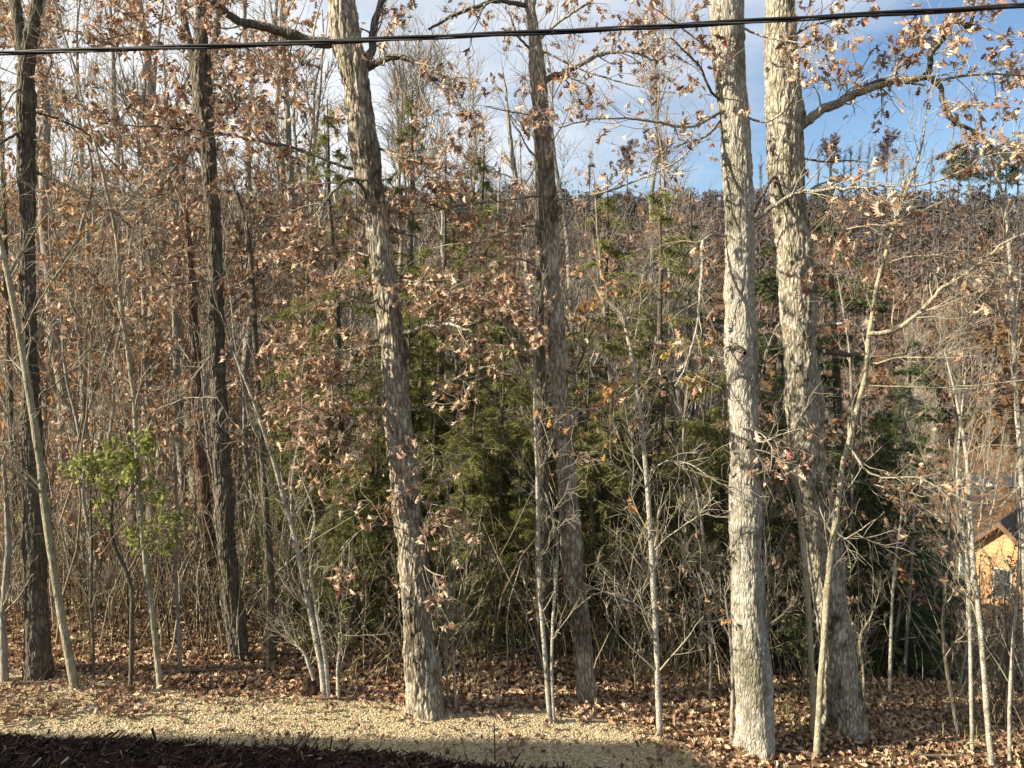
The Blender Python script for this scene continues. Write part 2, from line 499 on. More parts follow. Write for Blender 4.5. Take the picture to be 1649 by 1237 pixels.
def ground_material():
    m, n, l = mat("leaf_covered_soil")
    out = n.new("ShaderNodeOutputMaterial"); b = n.new("ShaderNodeBsdfPrincipled")
    b.inputs["Roughness"].default_value = 0.95; b.inputs["Specular IOR Level"].default_value = 0.1
    tc = n.new("ShaderNodeTexCoord")
    v = n.new("ShaderNodeTexVoronoi"); v.inputs["Scale"].default_value = 11; v.inputs["Randomness"].default_value = 1
    l.new(tc.outputs["Object"], v.inputs["Vector"])
    s = n.new("ShaderNodeSeparateColor"); l.new(v.outputs["Color"], s.inputs[0])
    r = ramp(n, [(0, (0.05, 0.028, 0.015)), (0.4, (0.12, 0.065, 0.035)), (0.75, (0.20, 0.115, 0.06)), (1, (0.28, 0.18, 0.10))])
    l.new(s.outputs[0], r.inputs[0])
    nz = n.new("ShaderNodeTexNoise"); nz.inputs["Scale"].default_value = 0.35; nz.inputs["Detail"].default_value = 6
    l.new(tc.outputs["Object"], nz.inputs["Vector"])
    mr = n.new("ShaderNodeMapRange"); mr.inputs["From Min"].default_value = 0.45; mr.inputs["From Max"].default_value = 0.65
    l.new(nz.outputs["Fac"], mr.inputs["Value"])
    mx = n.new("ShaderNodeMix"); mx.data_type = "RGBA"; mx.inputs[7].default_value = (0.075, 0.05, 0.03, 1)
    l.new(mr.outputs[0], mx.inputs[0]); l.new(r.outputs[0], mx.inputs[6])
    l.new(mx.outputs[2], b.inputs["Base Color"])
    bp = n.new("ShaderNodeBump"); bp.inputs["Strength"].default_value = 0.6; bp.inputs["Distance"].default_value = 0.04
    l.new(s.outputs[1], bp.inputs["Height"]); l.new(bp.outputs[0], b.inputs["Normal"])
    l.new(b.outputs[0], out.inputs["Surface"])
    return m

yl = np.concatenate([np.linspace(-60, 6, 24)[:-1], np.linspace(6, 16, 90)[:-1], np.exp(np.linspace(math.log(16), math.log(620), 120))])
ul = np.sign(np.linspace(-1, 1, 321)) * np.abs(np.linspace(-1, 1, 321)) ** 1.7
Yg = np.repeat(yl[:, None], 321, 1)
Xg = ul[None] * (np.maximum(Yg, 0) * 1.25 + 34)
link("forest_floor", grid_mesh("forest_floor", Xg, Yg, ground(Xg, Yg), ground_material()), kind="structure")

rng = np.random.default_rng(7)
def drive_far(x):
    return 8.78 + 0.14 * np.sin(x * 0.9 + 1) + 0.10 * np.sin(x * 2.3) - 0.008 * x - 0.55 * np.maximum(x - 1.3, 0)
def gravel_z(x, y):
    return ground(x, y) + 0.02 + 0.018 * (xy_noise(x, y, 1.4, 3, 21) - 0.5) * 2

def gravel_material():
    m, n, l = mat("pale_gravel")
    out = n.new("ShaderNodeOutputMaterial"); b = n.new("ShaderNodeBsdfPrincipled")
    b.inputs["Roughness"].default_value = 0.95; b.inputs["Specular IOR Level"].default_value = 0.1
    tc = n.new("ShaderNodeTexCoord")
    v = n.new("ShaderNodeTexVoronoi"); v.inputs["Scale"].default_value = 55
    l.new(tc.outputs["Object"], v.inputs["Vector"])
    s = n.new("ShaderNodeSeparateColor"); l.new(v.outputs["Color"], s.inputs[0])
    r = ramp(n, [(0, (0.22, 0.17, 0.095)), (0.35, (0.42, 0.34, 0.20)), (0.8, (0.54, 0.45, 0.28)), (1, (0.62, 0.55, 0.40))])
    l.new(s.outputs[0], r.inputs[0])
    l.new(r.outputs[0], b.inputs["Base Color"])
    bp = n.new("ShaderNodeBump"); bp.inputs["Strength"].default_value = 0.8; bp.inputs["Distance"].default_value = 0.012; bp.invert = True
    l.new(v.outputs["Distance"], bp.inputs["Height"]); l.new(bp.outputs[0], b.inputs["Normal"])
    l.new(b.outputs[0], out.inputs["Surface"])
    return m
gx = np.linspace(-26, 22, 420)
gt = np.linspace(0, 1, 48)
X2 = np.repeat(gx[None], 48, 0)
Y2 = 5.4 + gt[:, None] * (drive_far(X2) - 5.4)
Z2 = gravel_z(X2, Y2)
Z2[-1] -= 0.06
link("gravel_drive", grid_mesh("gravel_drive", X2, Y2, Z2, gravel_material()), kind="structure")

# loose stones of the drive (nobody could count them)
octv = np.array([(1, 0, 0), (-1, 0, 0), (0, 1, 0), (0, -1, 0), (0, 0, 1), (0, 0, -1)], float)
octf = np.array([(0, 2, 4), (2, 1, 4), (1, 3, 4), (3, 0, 4), (2, 0, 5), (1, 2, 5), (3, 1, 5), (0, 3, 5)])
def pebbles(xs, ys, zs, sz):
    n = len(xs)
    sc = rng.uniform(0.6, 1.25, (n, 1, 3)) * sz[:, None, None]
    sc[:, :, 2] *= 0.75
    v = octv[None] * sc + rng.normal(0, 0.22, (n, 6, 3)) * sz[:, None, None]
    a = rng.uniform(0, 6.28, n)
    ca, sa = np.cos(a)[:, None], np.sin(a)[:, None]
    vx = v[..., 0] * ca - v[..., 1] * sa; vy = v[..., 0] * sa + v[..., 1] * ca
    v = np.stack([vx + xs[:, None], vy + ys[:, None], v[..., 2] + zs[:, None]], -1)
    f = octf[None] + (np.arange(n) * 6)[:, None, None]
    return v.reshape(-1, 3), f.reshape(-1, 3)
n = 42000
xs = rng.uniform(-7.2, 3.6, n); ys = rng.uniform(7.3, 8.95, n)
k = ys < drive_far(xs) + rng.normal(0, 0.05, n)
xs, ys = xs[k], ys[k]
sz = rng.gamma(4, 0.0013, len(xs)) + 0.0025
v, f = pebbles(xs, ys, gravel_z(xs, ys) + sz * 0.3, sz)
M_STONE = island_mat("gravel_stone", [(0, (0.20, 0.15, 0.085)), (0.3, (0.42, 0.34, 0.20)), (0.75, (0.55, 0.46, 0.29)), (1, (0.66, 0.60, 0.46))], 0.9)
link("gravel_stones", new_mesh("gravel_stones", [(v, f, 0)], [M_STONE], False), kind="stuff")

# mulch bank in front of the drive, in the shade of the house
def bank_z(x, y):
    crest = 0.25 - 0.09 * 14 * np.tanh(x / 14.0) + 0.43 - 0.20 * np.clip((-x - 0.3) / 4.5, 0, 1) - 0.07 * np.clip((x + 2.2) / 1.6, 0, 1)
    lump = 0.10 * (xy_noise(x, y, 2.2, 4, 31) - 0.5) + 0.07 * np.exp(-((x + 3.72) ** 2) / 0.03 - ((y - 7.15) ** 2) / 0.05) + 0.05 * np.exp(-((x + 3.6) ** 2) / 0.2 - ((y - 7.1) ** 2) / 0.1)
    up = crest + 0.05 * (7.2 - y) * (y < 7.2)
    edge = 7.25 + 0.12 * (xy_noise(x, y * 0, 0.8, 3, 8) - 0.5)
    t = np.clip((y - edge) / 0.5, 0, 1)
    t = t * t * (3 - 2 * t)
    return (up + lump) * (1 - t) + (ground(x, y) - 0.12) * t
bx = np.linspace(-22, 16, 520)
by = np.concatenate([np.linspace(1.4, 6, 20)[:-1], np.linspace(6, 8.0, 60)])
X3, Y3 = np.meshgrid(bx, by)
M_MULCH = plain_mat("dark_mulch", (0.10, 0.058, 0.038), (0.035, 0.02, 0.014), 0.95, 14, 0.1, 1.0, 45)
link("mulch_bank", grid_mesh("mulch_bank", X3, Y3, bank_z(X3, Y3), M_MULCH), kind="structure")
n = 9000
xs = rng.uniform(-6.2, 1.6, n); ys = rng.uniform(6.3, 7.6, n)
z0 = bank_z(xs, ys)
ln = rng.gamma(3, 0.018, n) + 0.015
a = rng.uniform(0, 6.28, n); el = rng.normal(0, 0.35, n)
d = np.stack([np.cos(a) * np.cos(el), np.sin(a) * np.cos(el), np.sin(el)], -1)
c = np.stack([xs, ys, z0 + 0.012], -1)
pt = np.stack([c - d * ln[:, None], c + d * ln[:, None] + rng.normal(0, 0.004, (n, 3))], 1)
rr = np.repeat((rng.gamma(3, 0.0022, n) + 0.002)[:, None], 2, 1)
rr[:, 1] *= 0.5
v, f = tubes(pt, rr, 3)
M_CHIP = island_mat("bark_chip", [(0, (0.02, 0.012, 0.009)), (0.6, (0.06, 0.036, 0.024)), (0.93, (0.11, 0.07, 0.045)), (1, (0.36, 0.28, 0.19))], 0.95)
link("mulch_chips", new_mesh("mulch_chips", [(v, f, 0)], [M_CHIP], False), kind="stuff")

# road down in the valley
M_ASPH = plain_mat("asphalt", (0.060, 0.066, 0.075), (0.045, 0.048, 0.055), 0.85, 2.0, 0.3, 0.3, 30)
rt = np.linspace(0, 1, 60)
rp = np.stack([30 + 85 * rt, 92 + 30 * rt + 6 * np.sin(rt * 5)], -1)
rd = np.gradient(rp, axis=0); rd /= np.linalg.norm(rd, axis=1, keepdims=True)
rn = np.stack([-rd[:, 1], rd[:, 0]], -1)
rw = np.linspace(-3.6, 3.6, 9)
RX = rp[:, None, 0] + rn[:, None, 0] * rw[None]; RY = rp[:, None, 1] + rn[:, None, 1] * rw[None]
link("road", grid_mesh("road", RX, RY, ground(RX, RY) + 0.15, M_ASPH), kind="structure")

# ------------------------------------------------------------------ the house behind the balcony: it casts the shade on the bank
def box(x0, x1, y0, y1, z0, z1):
    v = np.array([(x0, y0, z0), (x1, y0, z0), (x1, y1, z0), (x0, y1, z0), (x0, y0, z1), (x1, y0, z1), (x1, y1, z1), (x0, y1, z1)], float)
    f = np.array([(0, 3, 2, 1), (4, 5, 6, 7), (0, 1, 5, 4), (1, 2, 6, 5), (2, 3, 7, 6), (3, 0, 4, 7)])
    return v, f
def boxes(name, bl, m, parent=None, **kw):
    return link(name, new_mesh(name, [(*box(*b), 0) for b in bl], [m], False), parent, **kw)

M_SIDE = plain_mat("house_siding", (0.30, 0.24, 0.17), (0.26, 0.20, 0.14), 0.7, 1.0)
M_ROOFD = plain_mat("dark_shingle", (0.07, 0.06, 0.055), (0.045, 0.04, 0.038), 0.9, 20, 0.2, 0.5, 40)
M_WOOD = plain_mat("brown_timber", (0.16, 0.10, 0.06), (0.10, 0.06, 0.035), 0.8, 6)
M_GLASS = plain_mat("window_glass", (0.13, 0.15, 0.14), (0.09, 0.105, 0.10), 0.05, 1.0, 0.6)
M_TRIM = plain_mat("cream_trim", (0.65, 0.60, 0.50), (0.55, 0.50, 0.42), 0.6, 4)
own = thing("house", "timber house wing beyond the left edge whose shade lies on the mulch bank", "house", (0, 0, 0))
own.rotation_euler = (0, 0, math.radians(5.5))
EV = 4.93
boxes("wall", [(-42, -15.2, -7.0, EV - 0.7, -0.5, 9.6)], M_SIDE, own)
v = np.array([(-42.6, EV, 9.6), (-14.6, EV, 9.6), (-14.6, EV - 6, 11.4), (-42.6, EV - 6, 11.4), (-42.6, EV - 12.5, 9.6), (-14.6, EV - 12.5, 9.6)], float)
v = np.concatenate([v, v - [0, 0, 0.22]])
f = np.array([(0, 1, 2, 3), (3, 2, 5, 4), (6, 9, 8, 7), (9, 10, 11, 8), (0, 6, 7, 1), (4, 5, 11, 10)])
f3 = np.array([(0, 3, 9, 6), (3, 4, 10, 9), (1, 7, 8, 2), (2, 8, 11, 5)])
link("roof", new_mesh("roof", [(v, np.concatenate([f, f3]), 0)], [M_ROOFD], False), own)
for xx in (-38, -32, -26, -20):
    w = boxes("window", [(xx - 0.7, xx + 0.7, EV - 0.7, EV - 0.64, 4.2, 5.8)], M_TRIM, own)
    boxes("pane", [(xx - 0.6, xx + 0.6, EV - 0.64, EV - 0.625, 4.3, 5.7)], M_GLASS, w)

# ------------------------------------------------------------------ hero trees traced on the photograph, standing at their real distances
LEAF_MESHES = {}
def leaf_meshes(m):
    if m.name not in LEAF_MESHES:
        LEAF_MESHES[m.name] = [new_mesh("leaf", [(tv, tf, 0)], [m], True) for tv, tf in LEAF_A]
    return LEAF_MESHES[m.name]

def resample(tr, n):
    tr = np.array(tr, float)
    s = np.concatenate([[0], np.cumsum(np.linalg.norm(np.diff(tr[:, :2], axis=0), axis=1))])
    u = np.linspace(0, s[-1], n)
    out = np.stack([np.interp(u, s, tr[:, k]) for k in range(tr.shape[1])], -1)
    ker = max(3, int(n / len(tr) * 0.9)) | 1
    pad = ker // 2
    w = np.hanning(ker + 2)[1:-1]; w /= w.sum()
    sm = np.empty_like(out)
    for k in range(tr.shape[1]):
        e0 = 2 * out[0, k] - out[1:pad + 1, k][::-1]; e1 = 2 * out[-1, k] - out[-pad - 1:-1, k][::-1]
        sm[:, k] = np.convolve(np.concatenate([e0, out[:, k], e1]), w, "valid")
    sm[0], sm[-1] = out[0], out[-1]
    return sm

def in_frame(p):
    d = p - EYE
    fw = d[:, 1] * math.cos(PITCH) - d[:, 2] * math.sin(PITCH)
    up = d[:, 1] * math.sin(PITCH) + d[:, 2] * math.cos(PITCH)
    return (np.abs(d[:, 0] / fw) < 0.67) & (np.abs(up / fw) < 0.5)

def hero(name, label, trace, m, seed, limbs=(), Y=None, base=True, group=None, cat="tree", ext=4.0, S=None, rough=1.0, stems=(), leafmat=None, twigmat=None,
         auto=0, auto_rng=(0.25, 1.0), auto_len=(0.5, 1.3), auto_leaves=0, flare=0.0, leaf_size=(0.058, 0.105), n_single=240, auto_up=0.25, lean_y=0.0, sub=3, leaf_k=0.85):
    rng = np.random.default_rng(seed)
    leafmat = leafmat or L_TAN
    twigmat = twigmat or M_TWIG
    h = hit(trace[0][0], trace[0][1]) if Y is None else None
    Y0 = float(h[1]) if Y is None else Y
    root = None
    all_twig_P = []
    leaf_pos, leaf_dir = [], []
    def trunk_geo(tr, detail, extend, yoff=0.0):
        wide = max(t[2] for t in tr)
        rad_m = wide / F * Y0 / 2
        n = int(min(420, max(40, abs(tr[0][1] - tr[-1][1]) / F * Y0 / (0.028 if wide > 24 else 0.06))))
        s = resample(tr, n)
        pts = np.array([P(a, b, Y0 + yoff + lean_y * i / n) for i, (a, b) in enumerate(s[:, :2])])
        r = s[:, 2] / F * Y0 / 2 * (0.94 if wide > 24 else 0.9)
        if extend > 0:
            dr = pts[-1] - pts[-max(2, n // 6)]; dr /= np.linalg.norm(dr)
            ne = max(6, int(extend / 0.25))
            q = np.arange(1, ne + 1)[:, None] / ne
            e = pts[-1] + dr * extend * q + rng.normal(0, 0.03, (ne, 3)).cumsum(0) * 0.4
            pts = np.concatenate([pts, e]); r = np.concatenate([r, r[-1] * (1 - 0.8 * q[:, 0])])
        return pts, r, rad_m
    pts, r, rad = trunk_geo(trace, True, ext)
    if Y is None:
        g = ground(pts[0, 0], pts[0, 1])
        pts = np.concatenate([[[pts[0, 0], pts[0, 1], g - 0.35]], [[pts[0, 0], pts[0, 1], g - 0.12]], pts])
        r = np.concatenate([[r[0] * 1.12], [r[0] * 1.05], r])
    b0 = pts[1].copy() if Y is None else np.array([pts[0, 0], pts[0, 1], pts[0, 2]])
    root = thing(name, label, cat, b0, group)
    def build_trunk(pts, r, rad, nm, parent):
        big = rad > 0.13
        Sd = S or (110 if big else (40 if rad > 0.09 else (16 if rad > 0.03 else 10)))
        v, q = tubes(pts[None], r[None], Sd)
        K = len(pts)
        cen = np.repeat(pts, Sd, 0)
        dv = v - cen
        rl = np.linalg.norm(dv, axis=1, keepdims=True)
        nn = dv / np.maximum(rl, 1e-6)
        ang = np.tile(np.arange(Sd) / Sd * 2 * math.pi, K)
        hgt = v[:, 2] - pts[0, 2]
        loc = v - b0
        d = 0.0
        if big:
            q3 = np.stack([nn[:, 0] * rl[:, 0] * 34, nn[:, 1] * rl[:, 0] * 34, loc[:, 2] * 7.5], -1)
            q3 += 0.9 * (np.stack([vnoise(q3 * 0.6, seed + 5), vnoise(q3 * 0.6, seed + 6), vnoise(q3 * .6, seed + 7)], -1) - 0.5)
            ridge = 1 - np.abs(2 * vnoise(q3, seed) - 1)
            ridge2 = 1 - np.abs(2 * vnoise(q3 * [2.1, 2.1, 2.4], seed + 1) - 1)
            d = -0.015 * rough * np.clip(ridge - 0.55, 0, 1) ** 1.0 * 2.0 - 0.010 * rough * ridge2 + 0.012 * rough
            d = d + 0.05 * (vnoise(loc * 1.7, seed + 2) - 0.5) * min(1, rad / 0.2) + 0.02 * (vnoise(loc * 6, seed + 3) - 0.5)
            for _b in range(7):
                kz, ka = rng.uniform(0.06, 0.95) * (hgt.max()), rng.uniform(0, 6.283)
                da = np.abs((ang - ka + math.pi) % (2 * math.pi) - math.pi) * rad
                g2 = ((hgt - kz) / rng.uniform(0.06, 0.16)) ** 2 + (da / rng.uniform(0.06, 0.12)) ** 2
                d = d + rng.uniform(0.015, 0.05) * np.exp(-g2) - 0.03 * np.exp(-g2 * 9)
            plate = vnoise(q3 * [0.8, 0.8, 1.4], seed + 9)
            d = d + 0.007 * rough * (plate > 0.55)
        else:
            d = rl[:, 0] * (0.22 * (vnoise(loc * (5 if rad > .05 else 9), seed + 2) - 0.5) + 0.12 * (vnoise(loc * 22, seed + 3) - 0.5))
            if rad > 0.07:
                q3 = np.stack([nn[:, 0] * rl[:, 0] * 26, nn[:, 1] * rl[:, 0] * 26, loc[:, 2] * 3.2], -1)
                d = d - 0.014 * rough * np.clip((1 - np.abs(2 * vnoise(q3, seed) - 1)) - 0.5, 0, 1) * 2
        if flare:
            fl = np.exp(-np.maximum(hgt - 0.25, 0) / 0.16)
            d = d + flare * fl * rl[:, 0] * (0.2 + 0.75 * np.maximum(0, np.cos(ang * 4 + seed)) ** 2 + 0.5 * np.cos(ang * 3 + 2 * seed) + 0.5 * (vnoise(loc * 5, seed + 44) - 0.5))
        v = v + nn * np.asarray(d)[:, None]
        return link(nm, new_mesh(nm, [(v - b0, q, 0)], [m], True), parent)
    trunk_o = build_trunk(pts, r, rad, "trunk", root)
    kids = [trunk_o]
    spines = [(pts, r)]
    for st in stems:
        p2, r2, rd2 = trunk_geo(st["tr"], True, st.get("ext", 0), st.get("dy", 0.0))
        kids.append(build_trunk(p2, r2, rd2, st.get("name", "stem"), root))
        spines.append((p2, r2))
    # traced limbs
    for lb in limbs:
        tr = lb["tr"]
        w0, w1 = lb.get("w", (6, 2))
        n = max(10, 5 * len(tr))
        s = resample([(a, b, 0) for a, b in tr], n)
        dy = lb.get("dy", 0.0)
        y_at = Y0 + lb.get("y0", 0.0)
        pp = np.array([P(a, b, y_at + dy * i / (n - 1)) for i, (a, b) in enumerate(s[:, :2])])
        # start inside the trunk
        kk = min(((np.linalg.norm(sp[0][:, [0, 2]] - pp[0][[0, 2]], axis=1).min(), j) for j, sp in enumerate(spines)))[1]
        sp = spines[kk][0]
        j = int(np.argmin(np.linalg.norm(sp[:, [0, 2]] - pp[0][[0, 2]], axis=1)))
        if np.linalg.norm(sp[j] - pp[0]) < 0.6:
            pp = np.concatenate([[sp[j]], pp])
        pp = pp + rng.normal(0, 0.006 if w0 > 8 else 0.003, pp.shape)
        rr = np.linspace(w0, w1, len(pp)) / F * Y0 / 2 * (0.9 if w0 > 8 else 0.68)
        v, q = tubes(pp[None], rr[None], 9 if w0 > 6 else 6)
        rl = np.repeat(rr, len(v) // len(pp))
        v = v + (rl * 0.5)[:, None] * (np.stack([vnoise(v * 9, seed + k) for k in range(3)], -1) - 0.5)
        kids.append(link("branch", new_mesh("branch", [(v - b0, q, 0)], [lb.get("m", m)], True), root))
        A, RA = spawn(rng, pp[None], rr[None], lb.get("n2", 9), 0.15, 1.0, 0.75, lb.get("L2", (0.35, 0.9)), 6, lb.get("up", 0.05), 0.22, 0.45, 0.0032, 0.012)
        Bp, RB = spawn(rng, A, RA, lb.get("n3", 4), 0.25, 1.0, 0.7, lb.get("L3", (0.15, 0.42)), 4, 0.02, 0.25, 0.7, 0.0026, 0.006)
        all_twig_P += [(A, RA), (Bp, RB)]
        nl = int(lb.get("leaves", 0) * leaf_k)
        if nl:
            bi = rng.integers(0, len(Bp), nl); t = rng.uniform(0.3, 1, nl) * 3; i0 = np.clip(t.astype(int), 0, 2); fr = (t - i0)[:, None]
            leaf_pos.append(Bp[bi, i0] * (1 - fr) + Bp[bi, i0 + 1] * fr + rng.normal(0, 0.02, (nl, 3)))
    if auto:
        for sp, rr in spines:
            nb = auto if sp is spines[0][0] else max(2, auto // 2)
            A, RA = spawn(rng, sp[None], rr[None], int(nb * 1.25), auto_rng[0], auto_rng[1], 0.85, auto_len, 8, auto_up, 0.13, 0.36, 0.0034, 0.016)
            Bp, RB = spawn(rng, A, RA, sub + 1, 0.2, 1.0, 0.6, (auto_len[0] * 0.4, auto_len[1] * 0.5), 5, 0.05, 0.16, 0.55, 0.0025, 0.007)
            Cp, RC = spawn(rng, Bp, RB, 3, 0.25, 1.0, 0.6, (auto_len[0] * 0.2, auto_len[1] * 0.25), 4, 0.04, 0.22, 0.7, 0.0024, 0.006)
            all_twig_P += [(A, RA), (Bp, RB), (Cp, RC)]
            nl = auto_leaves if sp is spines[0][0] else auto_leaves // 2
            if nl:
                Ls = rng.integers(0, len(Cp), max(2, nl // 5))
                bi = Ls[rng.integers(0, len(Ls), nl)]
                t = rng.uniform(0.2, 1, nl) * 3; i0 = np.clip(t.astype(int), 0, 2); fr = (t - i0)[:, None]
                leaf_pos.append(Cp[bi, i0] * (1 - fr) + Cp[bi, i0 + 1] * fr + rng.normal(0, 0.03, (nl, 3)))
    if all_twig_P:
        parts = []
        for a, ra in all_twig_P:
            v, q = tubes(a, ra, 4 if a.shape[1] > 5 else 3)
            parts.append((v - b0, q, 0))
        kids.append(link("twigs", new_mesh("twigs", parts, [twigmat], True), root, kind="stuff"))
    if leaf_pos:
        lp = np.concatenate(leaf_pos)
        n = len(lp)
        fr = leaf_frames(rng, n)
        sz = rng.uniform(leaf_size[0], leaf_size[1], n)
        vis = np.nonzero(in_frame(lp))[0]
        order = vis[np.argsort(-(sz[vis] / np.maximum(lp[vis, 1], 1)))][: n_single]
        single = np.zeros(n, bool); single[order] = True
        lm = leaf_meshes(leafmat)
        for i in order:
            M = np.eye(4); M[:3, :3] = fr[i] * sz[i]; M[:3, 3] = lp[i] - b0
            o = bpy.data.objects.new("leaf", lm[rng.integers(0, len(lm))])
            COL.objects.link(o); o.parent = root; o.matrix_basis = Matrix(M.tolist())
        rest = ~single
        if rest.sum():
            parts = [(v - b0, q, 0) for v, q in leaves_mesh(rng, lp[rest], fr[rest], sz[rest], LEAF_A)]
            link("foliage", new_mesh("foliage", parts, [leafmat], True), root, kind="stuff")
    return root, Y0, spines

ROW = "tall oaks in a row along the gravel drive"
# --- centre oak
hero("oak_tree", "tall pale oak with tan leaf clusters down its leaning trunk, base at the gravel edge", [
    (686, 1150, 64), (684, 1120, 58), (679, 1085, 54), (673, 1000, 50), (666, 900, 48), (653, 817, 46), (647, 730, 48), (638, 640, 44), (634, 570, 43), (622, 480, 42), (612, 400, 42),
    (608, 370, 43), (595, 290, 41), (584, 220, 39), (573, 130, 41), (557, 60, 44), (549, 0, 40)], M_OAK2, 11, flare=0.35, rough=1.25, limbs=[
    dict(tr=[(548, 68), (510, 68), (470, 58), (420, 40), (385, 38), (365, 20), (338, -2), (300, -30)], w=(20, 10), dy=-0.4, n2=12, leaves=170, up=-0.05, m=M_DARK),
    dict(tr=[(585, 112), (600, 80), (603, 40), (615, 0), (640, -60)], w=(16, 9), dy=0.4, n2=9, leaves=120, m=M_DARK),
    dict(tr=[(590, 112), (612, 98), (640, 90), (670, 100), (688, 125), (712, 130), (735, 138)], w=(13, 5), dy=-0.5, n2=12, leaves=170, up=-0.06, m=M_DARK),
    dict(tr=[(580, 275), (550, 268), (475, 238), (373, 217), (300, 208), (238, 204), (160, 198)], w=(8, 3), dy=-0.3, n2=34, n3=5, leaves=680, L2=(0.3, 0.75), m=M_DARK),
    dict(tr=[(600, 235), (640, 250), (680, 262), (735, 272)], w=(7, 3), dy=-0.6, n2=14, leaves=260),
    dict(tr=[(590, 300), (560, 285), (540, 305), (505, 350)], w=(9, 4), dy=-0.5, n2=7, leaves=60),
    dict(tr=[(630, 370), (655, 375), (680, 382), (692, 395), (702, 408)], w=(9, 3), dy=-0.3, n2=4, n3=2, leaves=8, m=M_DARK),
    dict(tr=[(630, 455), (660, 450), (720, 468), (790, 485), (850, 500)], w=(8, 3), dy=-0.7, n2=30, n3=5, leaves=720, L2=(0.3, 0.7), up=0.0),
    dict(tr=[(612, 470), (600, 490), (570, 478), (540, 470)], w=(6, 3), dy=-0.6, n2=9, leaves=150),
    dict(tr=[(640, 545), (665, 530), (690, 525), (720, 520), (760, 535)], w=(10, 3), dy=-0.8, n2=12, leaves=190, m=M_OAK),
    dict(tr=[(625, 555), (590, 560), (550, 565), (500, 575), (450, 560)], w=(7, 3), dy=-0.5, n2=20, leaves=420, L2=(0.3, 0.6)),
    dict(tr=[(630, 600), (600, 615), (560, 610), (510, 622), (480, 640)], w=(6, 2), dy=-0.6, n2=14, leaves=200, up=-0.1),
    dict(tr=[(645, 660), (610, 660), (575, 675), (540, 672), (505, 655), (480, 690)], w=(6, 2), dy=-0.7, n2=16, leaves=260, up=-0.1),
    dict(tr=[(660, 660), (690, 655), (715, 620), (760, 595), (820, 585)], w=(5, 2), dy=-0.5, n2=13, leaves=170),
    dict(tr=[(655, 700), (680, 700), (700, 725), (695, 770)], w=(5, 2), dy=-0.6, n2=8, leaves=70, up=-0.15),
    dict(tr=[(640, 745), (610, 735), (585, 705), (560, 720), (540, 735)], w=(5, 2), dy=-0.6, n2=10, leaves=110, up=-0.1),
    dict(tr=[(655, 800), (680, 805), (700, 840), (728, 850)], w=(5, 2), dy=-0.6, n2=10, leaves=120, up=-0.1),
    dict(tr=[(660, 860), (640, 850), (600, 840), (560, 870), (545, 890)], w=(4, 2), dy=-0.5, n2=8, leaves=100, up=-0.1),
    dict(tr=[(675, 900), (690, 920), (715, 930)], w=(4, 2), dy=-0.6, n2=6, leaves=50, up=-0.1),
    dict(tr=[(600, 370), (560, 345), (510, 360), (450, 380)], w=(6, 2), dy=0.5, n2=16, leaves=260),
    dict(tr=[(615, 420), (560, 400), (490, 420), (420, 455)], w=(6, 2), dy=0.8, n2=14, leaves=230),
    ], leafmat=L_TAN, group=ROW, n_single=300)

# --- second oak right of centre
hero("oak_tree", "slimmer dark-stained oak right of the leafy centre oak, standing deeper in the wood", [
    (945, 1130, 36), (942, 1080, 33), (935, 1000, 32), (925, 900, 33), (915, 800, 36), (905, 680, 31), (897, 560, 28), (890, 450, 26), (885, 330, 25), (878, 250, 24), (870, 170, 25), (866, 120, 27), (860, 50, 21), (852, 0, 18)],
    M_OAK2, 23, flare=0.25, rough=0.9, limbs=[
    dict(tr=[(858, 10), (800, 0), (760, 12), (715, 32), (690, 48)], w=(9, 4), dy=-0.5, n2=8, leaves=60, m=M_DARK),
    dict(tr=[(876, 130), (890, 122), (915, 115), (960, 90), (1010, 80), (1060, 100)], w=(11, 3), dy=0.3, n2=14, leaves=100),
    dict(tr=[(868, 110), (850, 75), (832, 58), (820, 20)], w=(8, 4), dy=0.2, n2=7, leaves=40, m=M_DARK),
    dict(tr=[(872, 60), (900, 35), (940, 10), (980, -20)], w=(8, 4), dy=-0.3, n2=9, leaves=70),
    dict(tr=[(880, 85), (930, 110), (990, 130), (1050, 145), (1090, 150)], w=(6, 2), dy=-0.6, n2=14, leaves=130, L3=(0.2, 0.5)),
    dict(tr=[(878, 200), (855, 185), (820, 180), (780, 170)], w=(5, 2), dy=-0.6, n2=8, leaves=110),
    dict(tr=[(885, 315), (850, 318), (800, 325), (740, 330), (680, 345), (640, 350)], w=(6, 2), dy=-0.5, n2=24, leaves=420, L2=(0.3, 0.6)),
    dict(tr=[(890, 322), (940, 318), (990, 305), (1040, 285), (1090, 262), (1140, 215)], w=(6, 3), dy=-0.8, n2=14, leaves=130, m=M_OAK),
    dict(tr=[(888, 375), (860, 362), (810, 375), (760, 395)], w=(5, 2), dy=-0.5, n2=14, leaves=220),
    dict(tr=[(900, 590), (925, 605), (940, 570), (950, 540), (980, 505)], w=(7, 3), dy=0.2, n2=6, leaves=10, m=M_DARK),
    dict(tr=[(880, 440), (850, 420), (800, 410), (750, 420)], w=(5, 2), dy=0.5, n2=12, leaves=150),
    ], group=ROW, n_single=250, auto=8, auto_rng=(0.3, 0.8), auto_len=(0.6, 1.4))
hero("oak_tree", "thin shaded trunk half hidden against the second oak's left side", [
    (872, 1080, 24), (873, 950, 26), (874, 820, 26), (872, 700, 21), (870, 560, 17), (868, 400, 13), (865, 250, 10), (858, 120, 8), (850, 0, 6)], M_DARK, 29, rough=0.8, auto=10, group=ROW, auto_len=(0.6, 1.6), auto_leaves=60)

